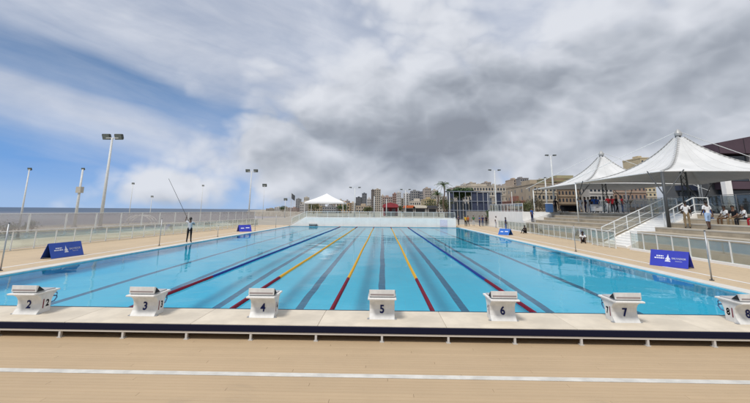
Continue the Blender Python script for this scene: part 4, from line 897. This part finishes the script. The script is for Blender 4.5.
# people waiting beyond the far right corner of the pool
far = [(454.5, 68, 'stand', 'grey', 'grey', 'person in grey shirt at the end of the far terrace'), (458.5, 70, 'talk', 'navy', 'black', 'person in navy shirt waiting beyond the pool corner'), (465.5, 66, 'stand', 'yellow', 'black', 'person in yellow shirt and black trousers beyond the pool corner'), (468, 66.6, 'walk', 'orange', 'black', 'person in orange shirt and black trousers beyond the pool corner'), (473.5, 68, 'stand', 'green', 'grey', 'person in green shirt and grey trousers beyond the pool corner'), (479.5, 66, 'talk', 'blue', 'navy', 'person in blue shirt and navy trousers beyond the pool corner'), (482.5, 66.5, 'stand', 'navy', 'jeans', 'person in navy shirt and jeans beyond the pool corner'), (486.3, 69, 'walk', 'black', 'black', 'person in black walking behind the blue shirted one'), (496.0, 62, 'stand', 'white', 'grey', 'person in white shirt beside the lamp post near white terrace'), (505.5, 50.5, 'stand', 'navy', 'blue', 'person in navy shirt and blue trousers behind the bright blue board')]
for u, Y, pn, sh, lg, lab in far:
    p = at_y(u, 220, Y); person(lab, (p.x, Y, DZ if Y < 75 else 0), R((u*37) % 160-80), pn, sh, lg, int(u) % 3)

# ------------------------------------------------------------------ plants
M_bark = mat('bark', (.12, .085, .06), .9, var=.3, vscale=6)
def leaf_mat(name, c):
    m = bpy.data.materials.new(name); m.use_nodes = True; t = NT(m.node_tree); b = m.node_tree.nodes['Principled BSDF']; co = t.n('ShaderNodeTexCoord').outputs['Object']
    t.put(b.inputs['Base Color'], t.mix(t.noise(co, 2.5, 3), tuple(x*.55 for x in c), tuple(x*1.5 for x in c))); b.inputs['Roughness'].default_value = .6; return m
M_leaf, M_leaf2, M_palm = leaf_mat('leaf_green', (.045, .085, .02)), leaf_mat('leaf_olive', (.075, .085, .025)), leaf_mat('palm_green', (.06, .10, .02))
def palm(u, vtop, Y, label, zb=-.16, fl=2.3):
    p = at_y(u, vtop, Y); h = p.z-zb-fl*.4; t = thing('palm_tree', label, 'palm tree', (p.x, Y, zb), 0)
    rnd = random.Random(int(u)); pts = [(.25*math.sin(q*1.2), 0, h*q/8) for q in range(9)]; MB().tube(pts, [.24-.012*q for q in range(9)], 8).build('trunk', M_bark, t, smooth=True)
    cr = MB(); c0 = Vector(pts[-1])
    for k in range(26):
        a = k*2.4; el = rnd.uniform(-.5, 1.3); L = fl*rnd.uniform(.8, 1.15); prev = None
        for i in range(9):
            s = i/8; q = c0+Vector((math.cos(a)*math.cos(el)*L*s, math.sin(a)*math.cos(el)*L*s, math.sin(el)*L*s-1.1*s*s*L*.5))
            if prev is not None:
                d = (q-prev).normalized(); sd = d.cross(Vector((0, 0, 1))).normalized()
                for sg in (-1, 1):
                    for e in (0, .5):
                        b0 = prev.lerp(q, e); tipv = b0+sd*sg*.42*(1.1-s)+d*.22-Vector((0, 0, .16)); cr.add([b0, b0+d*.09, tipv], [(0, 1, 2)])
                cr.bar(prev, q, .03)
            prev = q
    cr.build('crown', M_palm, t); return t
def tree(u, vtop, Y, width, label, zb=-.16, m=None, hfrac=.6, n=2600, name='leafy_tree', leaf=.35):
    p = at_y(u, vtop, Y); H_ = p.z-zb; t = thing(name, label, 'tree', (p.x, Y, zb), 0); rnd = random.Random(int(u*10)); ch = H_*hfrac; cz = H_-ch/2
    tr = MB().tube([(0, 0, 0), (.1, 0, H_*.35), (0, .1, cz)], [.05*H_*.6+.06, .03*H_+.05, .03], 8); cl = []
    for k in range(14):
        a = rnd.uniform(0, 6.28); rr = rnd.uniform(.25, .8); c = Vector((math.cos(a)*rr*width/2, math.sin(a)*rr*width/2, cz+rnd.uniform(-.38, .36)*ch*(1-.4*rr))); cl.append((c, rnd.uniform(.16, .30)*min(width, ch*1.4)))
        if k < 7: tr.tube([(0, 0, H_*.3), c*.5+Vector((0, 0, H_*.2)), c], [.04, .03, .012], 5)
    tr.build('trunk', M_bark, t); cr = MB()
    for k in range(n):
        c, r = rnd.choice(cl); d = Vector((rnd.gauss(0, 1), rnd.gauss(0, 1), rnd.gauss(0, .8))).normalized(); q = c+d*r*rnd.uniform(.5, 1.08); e1 = Vector((rnd.gauss(0, 1), rnd.gauss(0, 1), rnd.gauss(0, 1))).normalized(); e2 = e1.cross(d+Vector((.01, 0, 0))).normalized(); s = leaf*rnd.uniform(.5, 1.1)
        cr.add([q-e1*s*.5, q+e2*s*.3, q+e1*s*.5, q-e2*s*.3], [(0, 1, 2, 3)])
    cr.build('crown', m or M_leaf, t); return t
palm(443.5, 181, 105, 'tall palm tree beside the blue scaffold', fl=2.6)
palm(437.5, 191, 118, 'shorter palm tree left of the tall palm', fl=2.4)
tree(459, 187, 132, 10.5, 'wide green tree rising over the blue scaffold', m=M_leaf, hfrac=.35, n=6000, leaf=.6)
tree(446.5, 196, 108, 4.2, 'small bushy tree at the foot of the tall palm', m=M_leaf2, n=1500)
tree(431, 198, 150, 6, 'olive coloured tree by the ochre gable building', m=M_leaf2, n=1500)
tree(493, 208, 84, 3.4, 'low dark bush below the blue scaffold', m=M_leaf, hfrac=.9, n=1500)
tree(523, 200, 105, 5.5, 'dull green tree behind the white terrace', m=M_leaf2, n=1500)
tree(536, 198, 108, 5.0, 'brownish tree in front of the brown building', m=leaf_mat('leaf_brown', (.09, .075, .04)), n=1500)
tree(489, 184.5, 225, 7, 'dark tree on the skyline above the pale apartment block', m=M_leaf, n=1200, hfrac=.4)
for u, v, Y, w_, lab in ((314, 203, 250, 7, 'round tree seen under the left half of white tent'), (343, 204.5, 240, 8, 'round tree just right of the white tent'), (283, 206, 420, 9, 'dark tree on the headland between houses'), (368, 206.5, 230, 6, 'bush below the dark towers'), (398, 206, 180, 5, 'low tree right of the red stall')): tree(u, v, Y, w_, lab, n=1200, leaf=.6, m=M_leaf if int(u) % 2 else M_leaf2)
# verge shrubs behind the railing
for k, (u, v, Y, w_) in enumerate(((33, 220, 44, 2.2), (8, 223, 34, 1.8))): tree(u, v, Y, w_, ('dry shrub on the verge behind the long blue sign board', 'dry brown shrub on the verge by the slim pale pole')[k], zb=-.1, m=M_leaf2, hfrac=.95, n=700, name='dry_shrub', leaf=.16)
# playground arch frame on the verge
p = at_y(141, 226, 60); t = thing('climbing_arch', 'white arched climbing frame on the sandy verge by the sea', 'climbing frame', (p.x, 60, -.1)); 
for y in (-.8, 0, .8): MB().tube([(2.1*math.cos(a), y, 1.6*math.sin(a)) for a in [math.pi*i/12 for i in range(13)]], .05, 6).build('arch', M_white, t)
for i in (2, 4, 6, 8, 10): a = math.pi*i/12; MB().tube([(2.1*math.cos(a), -.8, 1.6*math.sin(a)), (2.1*math.cos(a), .8, 1.6*math.sin(a))], .04, 6).build('rung', M_white, t)

# ------------------------------------------------------------------ parked car on the street
def car(loc, rz, label, c):
    t = thing('parked_car', label, 'car', loc, rz, 'cars parked on the street'); mp = mat('car_paint_'+label.split()[0], c, .25, .6)
    prof = [(-2.1, .35), (-2.15, .75), (-1.7, .92), (-.95, .98), (-.45, 1.42), (.75, 1.46), (1.45, 1.02), (2.05, .95), (2.15, .6), (2.1, .35)]
    b = MB().prism(prof, 'y', -.85, .85).build('body', mp, t, bevel=.05)
    MB().prism([(-.88, 1.0), (-.42, 1.37), (.1, 1.39), (.1, 1.0)], 'y', -.862, .862).build('window', M_win, t); MB().prism([(.18, 1.0), (.18, 1.39), (.70, 1.39), (1.28, 1.02)], 'y', -.862, .862).build('window', M_win, t)
    MB().add([(-.93, -.7, 1.01), (-.47, -.62, 1.41), (-.47, .62, 1.41), (-.93, .7, 1.01), (-.96, -.7, 1.02), (-.5, -.62, 1.43), (-.5, .62, 1.43), (-.96, .7, 1.02)], [(0, 1, 2, 3), (4, 7, 6, 5), (0, 4, 5, 1), (1, 5, 6, 2), (2, 6, 7, 3), (3, 7, 4, 0)]).build('windscreen', M_win, t)
    for x in (-1.35, 1.3):
        for y in (-.78, .78):
            wh = MB().tube([(x, y-.11, .32), (x, y+.11, .32)], .32, 18).build('wheel', M_black, t); MB().tube([(x, y-.118, .32), (x, y+.118, .32)], .19, 12).build('rim', M_steel, wh)
    for y in (-.6, .6): MB().box(-2.17, y-.18, .66, -2.1, y+.18, .8).build('headlight', M_lens, t); MB().box(2.09, y-.18, .72, 2.165, y+.18, .88).build('tail_light', M_red, t)
    return t
car((50.0, 50.5, TZ), R(100), 'white hatchback parked behind the street fence', (.7, .7, .7))
car((46.5, 57.5, TZ), R(92), 'silver hatchback parked further along behind the street fence', (.35, .36, .37))
